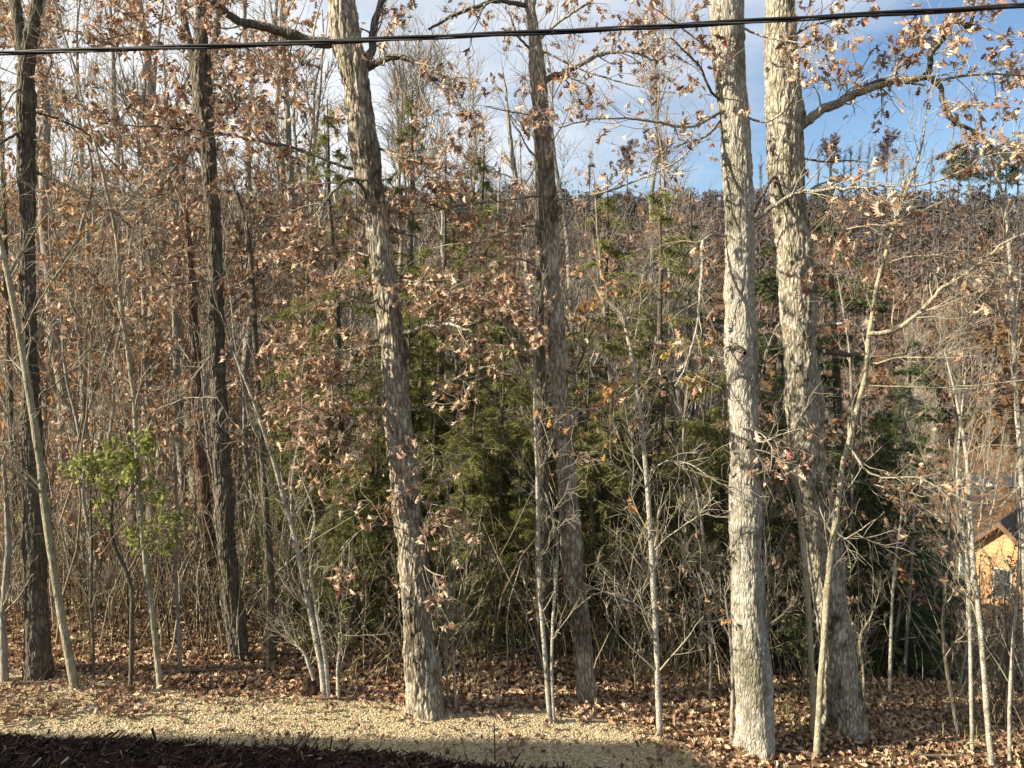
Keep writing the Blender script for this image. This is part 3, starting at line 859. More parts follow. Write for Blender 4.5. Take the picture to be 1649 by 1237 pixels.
# --- big pale oak on the right
hero("oak_tree", "thickest smooth pale oak with nearly white base, directly left of the twin oak", [
    (1217, 1205, 70), (1216, 1170, 64), (1214, 1100, 59), (1206, 1000, 53), (1203, 900, 53), (1200, 820, 53), (1198, 740, 51), (1195, 650, 50), (1193, 560, 51), (1193, 480, 48), (1191, 400, 50), (1191, 370, 49),
    (1187, 290, 52), (1183, 200, 48), (1174, 100, 53), (1170, 50, 53), (1169, 0, 53)], M_OAK, 31, flare=0.4, rough=0.8, limbs=[
    dict(tr=[(1160, 180), (1135, 195), (1110, 207), (1050, 195), (1000, 190), (950, 192), (900, 205)], w=(8, 3), dy=-0.9, n2=14, leaves=60, m=M_OAK),
    dict(tr=[(1160, 195), (1140, 220), (1090, 235), (1050, 255), (1040, 300)], w=(6, 3), dy=-0.5, n2=8, leaves=20),
    dict(tr=[(1165, 170), (1140, 140), (1130, 110), (1100, 80), (1080, 60)], w=(7, 3), dy=-0.4, n2=10, leaves=90, m=M_DARK),
    dict(tr=[(1165, 380), (1145, 375), (1130, 388), (1130, 440), (1122, 530), (1105, 590), (1088, 622)], w=(8, 4), dy=-0.9, n2=10, leaves=40, m=M_OAK),
    dict(tr=[(1210, 360), (1235, 340), (1280, 310), (1330, 305), (1400, 300), (1440, 300)], w=(9, 3), dy=-0.8, n2=12, leaves=40, m=M_OAK),
    dict(tr=[(1205, 655), (1222, 620), (1235, 560), (1255, 520), (1275, 500)], w=(6, 2), dy=-0.4, n2=6, leaves=6, m=M_OAK),
    dict(tr=[(1190, 660), (1205, 690), (1230, 700), (1245, 725), (1240, 760)], w=(5, 2), dy=-0.6, n2=8, leaves=50),
    dict(tr=[(1195, 690), (1225, 715), (1255, 700), (1290, 690)], w=(5, 2), dy=-0.7, n2=7, leaves=10),
    dict(tr=[(1205, 190), (1235, 200), (1270, 175), (1300, 100), (1330, 60)], w=(6, 2), dy=-0.8, n2=10, leaves=70),
    dict(tr=[(1195, 45), (1230, 60), (1290, 70), (1340, 60)], w=(6, 2), dy=-0.7, n2=10, leaves=70),
    dict(tr=[(1178, 550), (1195, 565), (1200, 570)], w=(9, 7), dy=-0.5, n2=1, n3=1, m=M_DARK),
    dict(tr=[(1190, 705), (1200, 712), (1204, 720)], w=(10, 6), dy=-0.5, n2=1, n3=1, m=M_DARK),
    dict(tr=[(1165, 100), (1130, 70), (1090, 40), (1050, 10)], w=(6, 2), dy=-0.5, n2=12, leaves=90),
    dict(tr=[(1170, 620), (1140, 605), (1090, 595), (1040, 600)], w=(4, 2), dy=-0.6, n2=8, leaves=30),
    ], group=ROW, n_single=240, leaf_size=(0.07, 0.12))

# --- twin oak to its right
hero("oak_tree", "mossy twin oak with one crooked limb reaching into the blue sky", [
    (1358, 1172, 74), (1353, 1120, 64), (1349, 1050, 52), (1340, 980, 54), (1330, 900, 55), (1318, 820, 55), (1300, 740, 52), (1296, 650, 56), (1288, 560, 56), (1283, 480, 56), (1279, 400, 57), (1276, 370, 54),
    (1267, 290, 54), (1265, 200, 56), (1258, 100, 51), (1256, 0, 50)], M_OAK3, 37, flare=0.35, rough=1.25, limbs=[
    dict(tr=[(1285, 205), (1300, 195), (1320, 180), (1350, 165), (1370, 155), (1400, 142), (1440, 130), (1490, 125)], w=(18, 11), dy=-0.3, n2=14, leaves=60, m=M_OAK),
    dict(tr=[(1380, 150), (1390, 138), (1420, 128), (1460, 133), (1490, 138)], w=(8, 5), dy=-0.3, y0=-0.1, n2=4, leaves=10, m=M_DARK),
    dict(tr=[(1488, 128), (1497, 112), (1500, 85), (1518, 62), (1522, 34), (1545, 30), (1562, 46), (1566, 25), (1580, 10)], w=(10, 5), dy=-0.5, y0=-0.3, n2=16, leaves=130, m=M_DARK, L2=(0.3, 0.8)),
    dict(tr=[(1494, 126), (1515, 137), (1520, 165), (1524, 185), (1536, 197), (1575, 215), (1600, 240)], w=(10, 3), dy=-0.5, y0=-0.3, n2=14, leaves=130, m=M_DARK),
    dict(tr=[(1505, 130), (1540, 124), (1590, 118), (1640, 122), (1690, 115)], w=(7, 3), dy=0.2, y0=-0.3, n2=16, leaves=160),
    dict(tr=[(1440, 128), (1445, 100), (1460, 80), (1470, 60)], w=(5, 2), dy=0.2, y0=-0.3, n2=9, leaves=110, L2=(0.2, 0.5)),
    dict(tr=[(1295, 255), (1330, 262), (1370, 258), (1395, 262)], w=(6, 2), dy=-0.5, n2=4, leaves=0, m=M_DARK),
    dict(tr=[(1262, 270), (1240, 292), (1222, 325), (1215, 340)], w=(8, 6), dy=-0.5, n2=3, leaves=0, m=M_DARK),
    dict(tr=[(1305, 560), (1330, 566), (1365, 570), (1392, 572)], w=(11, 7), dy=-0.4, n2=3, n3=2, leaves=0, m=M_DARK),
    dict(tr=[(1300, 535), (1320, 524), (1345, 521), (1362, 522), (1368, 512)], w=(8, 5), dy=-0.7, n2=2, n3=2, leaves=2, m=M_WHITE),
    dict(tr=[(1275, 330), (1310, 300), (1340, 290), (1400, 292), (1450, 298)], w=(5, 2), dy=-0.9, n2=8, leaves=24, m=M_SAP),
    dict(tr=[(1290, 380), (1330, 372), (1390, 365), (1440, 355)], w=(4, 2), dy=-0.9, n2=7, leaves=12, m=M_SAP),
    dict(tr=[(1300, 470), (1310, 440), (1330, 420)], w=(4, 2), dy=-0.6, n2=7, leaves=50),
    dict(tr=[(1270, 60), (1310, 40), (1350, 30), (1400, 20)], w=(6, 2), dy=-0.6, n2=12, leaves=80),
    dict(tr=[(1300, 640), (1280, 700), (1260, 720), (1240, 712)], w=(5, 2), dy=-0.7, n2=8, leaves=40),
    dict(tr=[(1345, 770), (1390, 778), (1450, 790), (1490, 800)], w=(5, 2), dy=-0.8, n2=9, leaves=45),
    ], group=ROW, n_single=260, leaf_size=(0.075, 0.13))

# --- left dark oak
hero("oak_tree", "dark straight oak beside the pale leaning sapling, forked above the cable", [
    (62, 1094, 40), (60, 1040, 37), (58, 950, 35), (56, 850, 34), (53, 750, 31), (50, 650, 28), (48, 550, 25), (45, 420, 21), (43, 300, 25), (42, 200, 25), (41, 120, 26), (47, 85, 24), (56, 30, 17), (60, 0, 17)], M_DARK, 41, flare=0.2, rough=0.9,
    stems=[dict(tr=[(41, 100, 20), (33, 60, 16), (25, 0, 15)], ext=3.0, name="stem")], limbs=[
    dict(tr=[(52, 275), (90, 290), (120, 305), (155, 330), (180, 345), (250, 390)], w=(8, 3), dy=-0.3, n2=12, leaves=30, m=M_DARK),
    dict(tr=[(54, 180), (90, 190), (135, 210), (180, 260), (230, 320)], w=(6, 2), dy=0.5, n2=12, leaves=30, m=M_DARK),
    dict(tr=[(35, 210), (15, 222), (0, 232), (-30, 240)], w=(7, 3), dy=-0.5, n2=8, leaves=10, m=M_DARK),
    dict(tr=[(52, 225), (65, 226), (72, 224)], w=(5, 3), dy=-0.3, n2=2, leaves=0, m=M_DARK),
    dict(tr=[(60, 40), (85, 42), (130, 55), (165, 65), (240, 45), (320, 4)], w=(5, 2), dy=-0.8, n2=22, leaves=420, L2=(0.25, 0.55), m=M_DARK),
    dict(tr=[(55, 130), (80, 150), (110, 160), (140, 175)], w=(4, 2), dy=-0.6, n2=10, leaves=60),
    dict(tr=[(40, 140), (20, 150), (5, 180), (-20, 190)], w=(4, 2), dy=-0.6, n2=8, leaves=40),
    dict(tr=[(55, 640), (90, 620), (110, 595), (130, 590)], w=(4, 2), dy=-0.6, n2=8, leaves=0),
    ], group=ROW, n_single=160)
# --- forked oak left of centre
hero("oak_tree", "grey-brown oak with three-way fork touching the cable, left of the leafy centre oak", [
    (386, 1060, 34), (378, 1000, 30), (368, 900, 30), (362, 800, 29), (355, 700, 28), (350, 600, 26), (348, 500, 25), (347, 420, 23), (342, 330, 24), (335, 250, 25), (328, 180, 28), (325, 120, 30), (325, 60, 16), (323, 0, 14)], M_DARK, 43, flare=0.25, rough=0.9,
    stems=[dict(tr=[(320, 130, 20), (311, 90, 14), (298, 40, 12), (288, 0, 11)], ext=3.0), dict(tr=[(333, 140, 18), (341, 105, 15), (348, 60, 11), (352, 25, 10), (362, 0, 10)], ext=3.0)], limbs=[
    dict(tr=[(335, 100), (360, 130), (370, 150), (390, 190)], w=(5, 2), dy=-0.5, n2=10, leaves=110, m=M_DARK),
    dict(tr=[(345, 240), (380, 250), (420, 280), (460, 300)], w=(5, 2), dy=-0.6, n2=16, leaves=260, m=M_DARK),
    dict(tr=[(330, 225), (300, 240), (270, 290), (240, 330)], w=(5, 2), dy=0.6, n2=16, leaves=220),
    dict(tr=[(352, 470), (390, 455), (420, 440), (480, 425), (520, 400)], w=(6, 3), dy=-0.5, n2=16, leaves=240, m=M_DARK),
    dict(tr=[(345, 450), (310, 455), (280, 460), (230, 480)], w=(5, 2), dy=-0.4, n2=16, leaves=220, m=M_DARK),
    dict(tr=[(352, 560), (300, 620), (280, 630), (225, 620)], w=(4, 2), dy=-0.6, n2=12, leaves=30, m=M_WHITE),
    dict(tr=[(360, 620), (390, 600), (420, 610), (455, 640)], w=(4, 2), dy=-0.6, n2=12, leaves=130),
    dict(tr=[(340, 60), (380, 70), (430, 95), (470, 100)], w=(5, 2), dy=-0.8, n2=16, leaves=260),
    ], group=ROW, n_single=200)
hero("dead_trunk", "reddish-brown trunk just left of the forked oak, its top lost among leaves", [
    (352, 1000, 26), (345, 930, 24), (338, 880, 23), (328, 800, 22), (320, 700, 21), (315, 600, 19), (311, 500, 17), (306, 420, 13), (300, 350, 9), (292, 260, 6)], M_RED, 47, rough=0.9, ext=0.5, Y=11.2, auto=10, auto_rng=(0.5, 1.0), auto_leaves=160, group=ROW, auto_len=(0.5, 1.3))

# --- saplings and thin stems at the edge of the drive
SAP = "slender stems along the drive"
hero("sapling", "smooth pale sapling leaning left across the dark straight oak", [
    (121, 1112, 16), (112, 1060, 14), (100, 1000, 14), (92, 950, 14), (84, 900, 13), (70, 800, 13), (66, 750, 13), (50, 650, 12), (40, 590, 12), (30, 530, 11), (12, 440, 10), (0, 385, 9), (-20, 330, 7)], M_SAP, 51, ext=2.0, group=SAP, auto=14, auto_rng=(0.3, 0.95), auto_len=(0.7, 1.6), twigmat=M_TWIGP, flare=0.2,
    limbs=[dict(tr=[(32, 545), (60, 490), (85, 450), (120, 400), (160, 360)], w=(5, 2), dy=-0.4, n2=8, leaves=0, m=M_SAP), dict(tr=[(12, 440), (40, 400), (70, 350), (110, 320)], w=(4, 2), dy=-0.4, n2=8, m=M_SAP)])
hero("sapling", "thin straight yellowish sapling rising left of the green leafy shrub top", [
    (259, 1112, 12), (254, 1070, 11), (246, 1000, 11), (240, 950, 11), (233, 890, 10), (229, 860, 9), (224, 780, 9), (216, 640, 8), (205, 560, 8), (195, 500, 7), (190, 400, 6), (182, 350, 6), (170, 300, 5), (158, 250, 5), (150, 220, 4), (135, 170, 4), (120, 110, 3), (95, 30, 3)], M_SAP, 53, ext=1.0, group=SAP,
    auto=18, auto_rng=(0.35, 1.0), auto_len=(0.5, 1.4), twigmat=M_TWIGP, auto_up=0.35,
    limbs=[dict(tr=[(182, 352), (200, 330), (215, 310), (260, 270)], w=(4, 2), dy=-0.3, n2=6, m=M_SAP), dict(tr=[(160, 250), (130, 215), (105, 200), (85, 150)], w=(4, 2), dy=0.3, n2=6), dict(tr=[(200, 480), (225, 440), (240, 425), (290, 400)], w=(4, 2), dy=-0.3, n2=6, m=M_SAP),
           dict(tr=[(222, 720), (240, 690), (250, 660), (300, 640), (350, 640)], w=(4, 2), dy=-0.4, n2=8, m=M_SAP)])
_, Ysh, _ = hero("shrub", "light green leafy shrub on a thin crooked stem among bare saplings", [
    (210, 1113, 9), (212, 1050, 8), (213, 950, 8), (205, 925, 8), (190, 895, 7), (180, 870, 7), (177, 840, 6), (180, 810, 5), (190, 780, 4)], M_DARK, 57, ext=0.15, cat="shrub", group=None, leafmat=L_GREEN, leaf_k=1.7, leaf_size=(0.045, 0.085), n_single=250,
    limbs=[dict(tr=[(182, 850), (160, 820), (150, 770), (160, 745)], w=(4, 2), dy=-0.2, n2=12, leaves=170, L2=(0.25, 0.65), L3=(0.12, 0.3)), dict(tr=[(184, 830), (205, 800), (225, 770), (220, 735)], w=(4, 2), dy=-0.3, n2=12, leaves=170, L2=(0.25, 0.65), L3=(0.12, 0.3)),
           dict(tr=[(205, 925), (225, 890), (250, 850), (280, 830)], w=(4, 2), dy=-0.2, n2=12, leaves=130, L2=(0.25, 0.65), L3=(0.12, 0.3)), dict(tr=[(186, 800), (190, 770), (180, 740), (185, 725)], w=(3, 2), dy=-0.2, n2=12, leaves=130, L2=(0.25, 0.6), L3=(0.12, 0.3))])
hero("sapling", "white-barked stem leaning left out of a dark stump clump", [
    (523, 1128, 14), (520, 1090, 11), (515, 1060, 10), (500, 985, 10), (488, 930, 9), (480, 890, 9), (468, 840, 8), (455, 795, 8), (440, 740, 7), (420, 680, 6), (400, 625, 5), (385, 590, 4)], M_WHITE, 59, ext=0.6, group=SAP, auto=14, auto_len=(0.4, 1.1), twigmat=M_TWIGP,
    stems=[dict(tr=[(545, 1125, 8), (543, 1080, 5), (547, 1040, 4), (546, 1020, 3)], ext=0.1), dict(tr=[(528, 1120, 10), (524, 1060, 8), (505, 960, 6), (497, 880, 5), (510, 830, 4), (490, 780, 3)], ext=0.3), dict(tr=[(505, 1095, 6), (490, 1050, 5), (478, 1040, 4)], ext=0.1)])
hero("sapling", "pair of thin white stems crossing before the second oak", [
    (886, 1166, 9), (882, 1120, 8), (878, 1060, 8), (871, 980, 8), (867, 900, 7), (866, 800, 7), (863, 720, 5), (860, 640, 4), (862, 560, 3)], M_WHITE, 61, ext=0.6, group=SAP, auto=16, auto_rng=(0.2, 1), auto_len=(0.3, 1.0), twigmat=M_TWIGP,
    stems=[dict(tr=[(892, 1164, 7), (888, 1080, 6), (890, 1000, 6), (896, 930, 6), (898, 880, 5), (892, 840, 4), (880, 800, 3)], ext=0.2)])
hero("sapling", "pale slender sapling midway between second oak and thickest oak, orange leaves in its top", [
    (1063, 1192, 12), (1060, 1120, 11), (1058, 1060, 10), (1054, 980, 10), (1050, 900, 10), (1047, 850, 9), (1042, 780, 9), (1037, 720, 8), (1029, 650, 8), (1019, 585, 7), (1012, 545, 7), (1002, 505, 6), (985, 490, 4), (970, 480, 3)], M_WHITE, 67, ext=0.2, group=SAP, auto=20, auto_rng=(0.15, 0.9), auto_len=(0.4, 1.3), twigmat=M_TWIGP, flare=0.2, leafmat=L_ORANGE, auto_leaves=40,
    limbs=[dict(tr=[(1020, 620), (990, 645), (960, 655), (910, 668)], w=(4, 2), dy=-0.3, n2=7, leaves=40), dict(tr=[(1018, 620), (1000, 625), (985, 630)], w=(3, 2), dy=-0.4, n2=6, leaves=50, L2=(.15, .3)), dict(tr=[(1005, 510), (990, 480), (965, 485), (945, 490)], w=(4, 2), dy=-0.3, n2=7, leaves=40, L2=(.15, .3)),
           dict(tr=[(1046, 760), (1075, 740), (1110, 745), (1160, 780)], w=(4, 2), dy=-0.4, n2=9), dict(tr=[(1044, 790), (1010, 760), (970, 740), (930, 745)], w=(4, 2), dy=-0.3, n2=9), dict(tr=[(1052, 995), (1020, 970), (990, 960), (940, 940)], w=(5, 2), dy=-0.2, n2=8, m=M_WHITE), dict(tr=[(1050, 890), (1080, 860), (1120, 835), (1150, 800)], w=(4, 2), dy=-0.4, n2=8)])
hero("sapling", "leaning forked sapling crossing in front of the mossy twin oak", [
    (1315, 1216, 12.8), (1318, 1160, 11.2), (1321, 1100, 11.2), (1326, 1040, 11.2), (1332, 950, 11.2), (1338, 890, 11.2), (1346, 840, 9.6), (1352, 790, 8.8), (1358, 740, 8.8), (1370, 700, 8.8), (1382, 650, 8.8), (1395, 600, 8.0), (1398, 545, 8.0), (1404, 510, 7.2), (1412, 460, 7.2), (1420, 430, 7.2), (1432, 390, 6.4), (1447, 340, 5.6), (1462, 300, 4.8), (1478, 260, 4.0), (1487, 225, 3.2), (1490, 190, 2.4)], M_SAP, 71, ext=1.2, group=SAP, auto=16, auto_rng=(0.3, 1.0), auto_len=(0.4, 1.3), twigmat=M_TWIGP, leafmat=L_CREAM, auto_leaves=40, flare=0.15,
    stems=[dict(tr=[(1311, 1190, 12), (1308, 1100, 11), (1304, 1010, 11), (1298, 930, 11), (1292, 860, 11), (1286, 810, 9), (1281, 770, 8), (1276, 740, 5)], dy=0.25, ext=0.3)],
    limbs=[dict(tr=[(1398, 537), (1430, 537), (1460, 520), (1485, 500), (1520, 460), (1560, 440), (1610, 395), (1660, 370)], w=(9, 3), dy=-0.5, n2=14, leaves=50, m=M_SAP),
           dict(tr=[(1406, 505), (1395, 470), (1385, 440), (1368, 412), (1345, 402)], w=(5, 3), dy=-0.3, n2=6, leaves=10, m=M_SAP),
           dict(tr=[(1424, 428), (1450, 415), (1490, 412), (1560, 420), (1620, 425)], w=(6, 2), dy=-0.5, n2=9, leaves=30, m=M_SAP),
           dict(tr=[(1440, 365), (1470, 340), (1510, 335), (1550, 342), (1620, 345)], w=(5, 2), dy=0.3, n2=9, leaves=30, m=M_SAP),
           dict(tr=[(1466, 300), (1500, 295), (1550, 275), (1600, 240), (1640, 215)], w=(5, 2), dy=-0.4, n2=11, leaves=60, m=M_SAP),
           dict(tr=[(1394, 622), (1430, 622), (1500, 625), (1580, 620), (1650, 612)], w=(5, 2), dy=-0.5, n2=9, leaves=4, m=M_SAP),
           dict(tr=[(1400, 585), (1420, 585), (1440, 575), (1530, 578)], w=(5, 2), dy=-0.5, n2=8, m=M_SAP),
           dict(tr=[(1362, 715), (1375, 730), (1395, 760), (1420, 770), (1480, 768), (1530, 795)], w=(6, 3), dy=-0.5, n2=9, leaves=30, m=M_SAP),
           dict(tr=[(1345, 855), (1360, 870), (1390, 850), (1420, 830)], w=(4, 2), dy=-0.3, n2=6, m=M_SAP),
           dict(tr=[(1440, 370), (1425, 330), (1400, 325), (1350, 320)], w=(4, 2), dy=-0.4, n2=8, leaves=30, m=M_SAP)])
hero("sapling", "white-dappled thin tree leaning right of the orange house gable's left corner", [
    (1597, 1236, 11), (1590, 1160, 10), (1585, 1090, 9), (1578, 1000, 9), (1570, 940, 9), (1565, 880, 9), (1562, 820, 9), (1560, 760, 8), (1550, 690, 6), (1535, 620, 4), (1520, 560, 3)], M_WHITE, 73, ext=0.3, group=SAP, auto=13, auto_rng=(0.25, 1.0), auto_len=(0.6, 1.7), twigmat=M_TWIGP, auto_up=0.3, auto_leaves=40,
    stems=[dict(tr=[(1566, 1230, 7), (1564, 1130, 7), (1562, 1000, 7), (1558, 900, 6), (1548, 830, 6), (1540, 780, 5), (1545, 700, 4), (1555, 600, 3), (1560, 500, 2)], dy=0.3, ext=0.3)])
hero("sapling", "thin pale stem on the far right in front of the house wall", [
    (1626, 1226, 7), (1625, 1150, 6), (1628, 1080, 6), (1634, 1000, 5), (1640, 930, 5), (1642, 860, 4), (1636, 800, 3)], M_WHITE, 79, ext=0.3, group=SAP, auto=5, auto_len=(0.4, 1.0), twigmat=M_TWIGP)
hero("sapling", "tall thin pale tree cut by the photo's right edge, above the house roof", [
    (1655, 1228, 11), (1652, 1100, 10), (1650, 980, 10), (1648, 860, 9), (1644, 740, 9), (1636, 640, 8), (1633, 540, 8), (1628, 440, 7), (1622, 350, 6), (1608, 290, 5), (1590, 240, 4)], M_WHITE, 83, ext=1.0, group=SAP, auto=13, auto_rng=(0.5, 1.0), auto_len=(0.5, 1.4), twigmat=M_TWIGP, auto_leaves=90, leafmat=L_TAN,
    limbs=[dict(tr=[(1648, 780), (1625, 800), (1600, 830), (1575, 760)], w=(4, 2), dy=-0.3, n2=6), dict(tr=[(1632, 450), (1600, 430), (1570, 425), (1540, 440)], w=(4, 2), dy=-0.4, n2=8, leaves=60)])
for i, (lab, tr, mm) in enumerate([
    ("dark crooked stem leaning over behind the white-dappled tree", [(1545, 1190, 9), (1532, 1120, 9), (1522, 1060, 8), (1516, 1000, 7), (1522, 960, 7), (1527, 900, 6), (1529, 840, 5), (1527, 780, 4)], M_DARK),
    ("thin whitish stem between the twin oak and the green pine", [(1432, 1130, 6), (1434, 1050, 6), (1436, 980, 5), (1441, 910, 5), (1448, 860, 4), (1455, 800, 3)], M_WHITE),
    ("short zigzag twiggy stem right of the twin oak's base", [(1393, 1150, 5), (1390, 1080, 5), (1383, 1030, 4), (1392, 1010, 4), (1400, 1000, 3)], M_SAP),
    ("thin grey stem left of the thickest oak", [(1143, 1130, 7), (1145, 1050, 7), (1140, 960, 6), (1136, 900, 6), (1130, 840, 5), (1120, 780, 4)], M_GREY),
    ("thin dark stem touching the thickest oak's left base", [(1178, 1190, 8), (1180, 1120, 7), (1180, 1080, 7), (1176, 1020, 5), (1168, 960, 4)], M_GREY),
    ("curved whip stem in the shade right of the thickest oak", [(1240, 1120, 5), (1236, 1040, 5), (1238, 985, 5), (1232, 962, 4), (1225, 940, 3)], M_GREY),
    ("thin stem just right of the leafy centre oak", [(735, 1150, 6), (731, 1080, 5), (728, 1000, 5), (733, 930, 4), (735, 870, 3)], M_GREY),
    ("second thin stem right of the leafy centre oak", [(722, 1140, 5), (718, 1060, 5), (722, 980, 4), (725, 900, 3), (722, 800, 3)], M_GREY),
    ("grey stem close by the left edge below the bushes", [(8, 1100, 14), (6, 1050, 12), (4, 990, 12), (10, 930, 11), (14, 880, 10), (10, 800, 8), (5, 740, 6)], M_GREY),
    ("dark upright stem between pale saplings on the left", [(150, 1110, 6), (150, 1040, 6), (146, 960, 5), (148, 880, 5), (145, 800, 4), (150, 700, 3)], M_DARK),
    ("thin stem with a side arm near the forked oak's base", [(290, 1085, 8), (288, 1020, 7), (284, 950, 6), (282, 890, 6), (285, 840, 5), (283, 760, 4)], M_GREY),
    ("dark thin trunk behind the white leaning stem", [(440, 1070, 16), (438, 1000, 15), (436, 930, 14), (430, 850, 13), (424, 760, 12), (418, 660, 10), (411, 560, 10), (407, 450, 9), (400, 380, 8), (385, 320, 7), (368, 280, 5)], M_DARK),
    ]):
    hero("thin_stem" if i != 11 else "slim_tree", lab, tr, mm, 100 + i, ext=0.3, group=SAP, auto=12, auto_rng=(0.25, 1), auto_len=(0.25, 0.8), twigmat=M_TWIGP if mm in (M_WHITE, M_SAP) else M_TWIG, auto_leaves=14 if i in (1, 2, 4, 9) else 0)

hero("sapling", "orange-leaved young maple behind the bright green pine", [(1455, 1120, 7), (1460, 1030, 6), (1466, 940, 6), (1470, 880, 5), (1472, 830, 4), (1470, 790, 3)], M_GREY, 131, Y=11.3, ext=0.3, auto=16, auto_rng=(0.4, 1), auto_len=(0.35, 0.9), auto_leaves=230, leafmat=L_ORANGE, n_single=160, group=SAP)
hero("sapling", "thin sapling with yellow-orange leaves left of the thickest oak", [(1098, 1090, 6), (1102, 980, 6), (1105, 860, 5), (1102, 760, 5), (1100, 690, 4), (1108, 620, 3)], M_GREY, 133, Y=11.6, ext=0.5, auto=16, auto_rng=(0.5, 1), auto_len=(0.35, 0.9), auto_leaves=110, leafmat=L_YEL, n_single=90, group=SAP)
hero("sapling", "thin sapling with red leaves right of the twin oak", [(1352, 1090, 6), (1360, 960, 6), (1372, 820, 5), (1375, 700, 5), (1368, 560, 4), (1350, 450, 3)], M_GREY, 137, Y=11.8, ext=0.5, auto=18, auto_rng=(0.4, 1), auto_len=(0.4, 1.0), auto_leaves=70, leafmat=L_RED, n_single=60, group=SAP)

# trunks a little deeper in the wood, each traced
BK = "trunks standing deeper in the wood"
for i, (lab, Yb, tr, mm, lv) in enumerate([
    ("pale grey trunk with side fork behind the forked oak's right", 14.0, [(498, 950, 17), (494, 800, 17), (490, 650, 17), (482, 520, 17), (479, 430, 16), (470, 330, 15), (463, 220, 14), (460, 120, 11), (455, 20, 9)], M_GREY, 500),
    ("thin grey trunk crossing the russet leaves left of the forked oak", 14.5, [(300, 960, 15), (296, 800, 15), (288, 680, 15), (284, 560, 14), (281, 420, 12), (276, 300, 10), (268, 180, 8)], M_GREY, 500),
    ("slim grey trunk rising through the orange leaves on the left", 15.0, [(248, 900, 12), (243, 760, 12), (238, 620, 11), (232, 500, 10), (228, 380, 9), (230, 300, 8), (222, 220, 6)], M_GREY, 400),
    ("crooked forked tree with long pale limbs in the orange leaves", 13.5, [(160, 980, 12), (150, 860, 12), (138, 740, 11), (135, 640, 10), (128, 540, 8), (110, 470, 6), (95, 400, 5)], M_GREY, 300),
    ("pale leaning trunk behind the second oak's left branches", 15.0, [(870, 900, 13), (865, 720, 13), (860, 560, 12), (850, 450, 11), (838, 340, 10), (826, 260, 9), (818, 190, 7)], M_GREY, 300),
    ("thin grey trunk in the shade just right of the second oak", 13.0, [(1000, 1060, 9), (998, 900, 9), (990, 780, 8), (985, 640, 7), (975, 520, 6), (965, 400, 5)], M_GREY, 200),
    ("slender trunk between the leafy centre oak and second oak", 14.0, [(800, 1040, 9), (803, 900, 9), (806, 780, 8), (802, 640, 7), (795, 500, 6), (800, 380, 5)], M_GREY, 260),
    ("narrow pale trunk beside the pale grey forked trunk", 15.0, [(520, 900, 10), (512, 760, 10), (506, 620, 9), (503, 480, 8), (500, 360, 8), (505, 250, 6), (515, 150, 5)], M_GREY, 300),
    ("dark slim trunk near the left edge behind the leaning sapling", 13.0, [(30, 1010, 12), (24, 860, 11), (20, 700, 10), (12, 540, 9), (8, 380, 8), (2, 200, 7)], M_DARK, 240),
    ("bare grey trunk behind the pale sapling's orange top", 17.0, [(1100, 1000, 10), (1095, 850, 10), (1085, 700, 9), (1080, 540, 8), (1078, 420, 7), (1070, 300, 6)], M_GREY, 260),
    ]):
    hero("forest_tree", lab, tr, mm, 200 + i, Y=Yb, ext=1.5, group=BK, auto=26, auto_rng=(0.3, 1), auto_len=(0.7, 2.2), auto_leaves=lv, leafmat=[L_RUST, L_RUST, L_ORANGE, L_ORANGE, L_TAN, L_RUST, L_TAN, L_RUST, L_RUST, L_RUST][i], n_single=40, leaf_size=(0.09, 0.14), auto_up=0.15)

# ------------------------------------------------------------------ prototypes of the wood behind
def proto_tree(name, seed, h, r0, bark, twig, leaf=None, nleaf=0, lsize=(0.09, 0.14), crown0=0.3, n1=16, n2=7, n3=8, L1=(1.6, 3.6), up=0.35, rmin=0.006, templ=LEAF_B, ang=0.8, fork=False):
    rng = np.random.default_rng(seed)
    K = 16
    t = np.linspace(0, 1, K)
    sway = rng.normal(0, 0.012 * h, (K, 2)).cumsum(0) * 0.45
    sway -= sway[0]
    lean = np.array([-0.05, 0.0]) * h
    pts = np.stack([sway[:, 0] + lean[0] * t, sway[:, 1] + lean[1] * t, t * h - 0.4], -1)[None]
    r = (r0 * (1 - 0.85 * t ** 0.9))[None]
    tv, tq = tubes(pts, r, 9)
    A, RA = spawn(rng, pts, r, n1, crown0, 0.98, ang, L1, 8, up, 0.14, 0.5, rmin * 1.4, 0.06)
    av, aq = tubes(A, RA, 5)
    B, RB = spawn(rng, A, RA, n2, 0.2, 1.0, 0.7, (L1[0] * 0.35, L1[1] * 0.42), 6, up * 0.5, 0.18, 0.5, rmin * 1.1, 0.03)
    bv, bq = tubes(B, RB, 3)
    C, RC = spawn(rng, B, RB, n3, 0.2, 1.0, 0.65, (L1[0] * 0.16, L1[1] * 0.24), 4, up * 0.3, 0.2, 0.6, rmin * 0.85, 0.012)
    cv, cq = tubes(C, RC, 3)
    parts = [(av, aq, 0), (bv, bq, 1), (cv, cq, 1)]
    mats = [bark, twig]
    if leaf is not None and nleaf:
        mats.append(leaf)
        Ls = rng.integers(0, len(C), max(4, nleaf // 4))
        bi = Ls[rng.integers(0, len(Ls), nleaf)]
        tt = rng.uniform(0.1, 1, nleaf) * 3; i0 = np.clip(tt.astype(int), 0, 2); fr = (tt - i0)[:, None]
        lp = C[bi, i0] * (1 - fr) + C[bi, i0 + 1] * fr + rng.normal(0, 0.05, (nleaf, 3))
        for v, q in leaves_mesh(rng, lp, leaf_frames(rng, nleaf, (0, 0, -0.5)), rng.uniform(*lsize, nleaf), templ):
            parts.append((v, q, 2))
    root = link(name, None)
    a = link("trunk", new_mesh("trunk", [(tv, tq, 0)], [bark], True), root)
    b = link("crown", new_mesh("crown", parts, mats, True), root)
    note_kids(root, a, b)
    return root

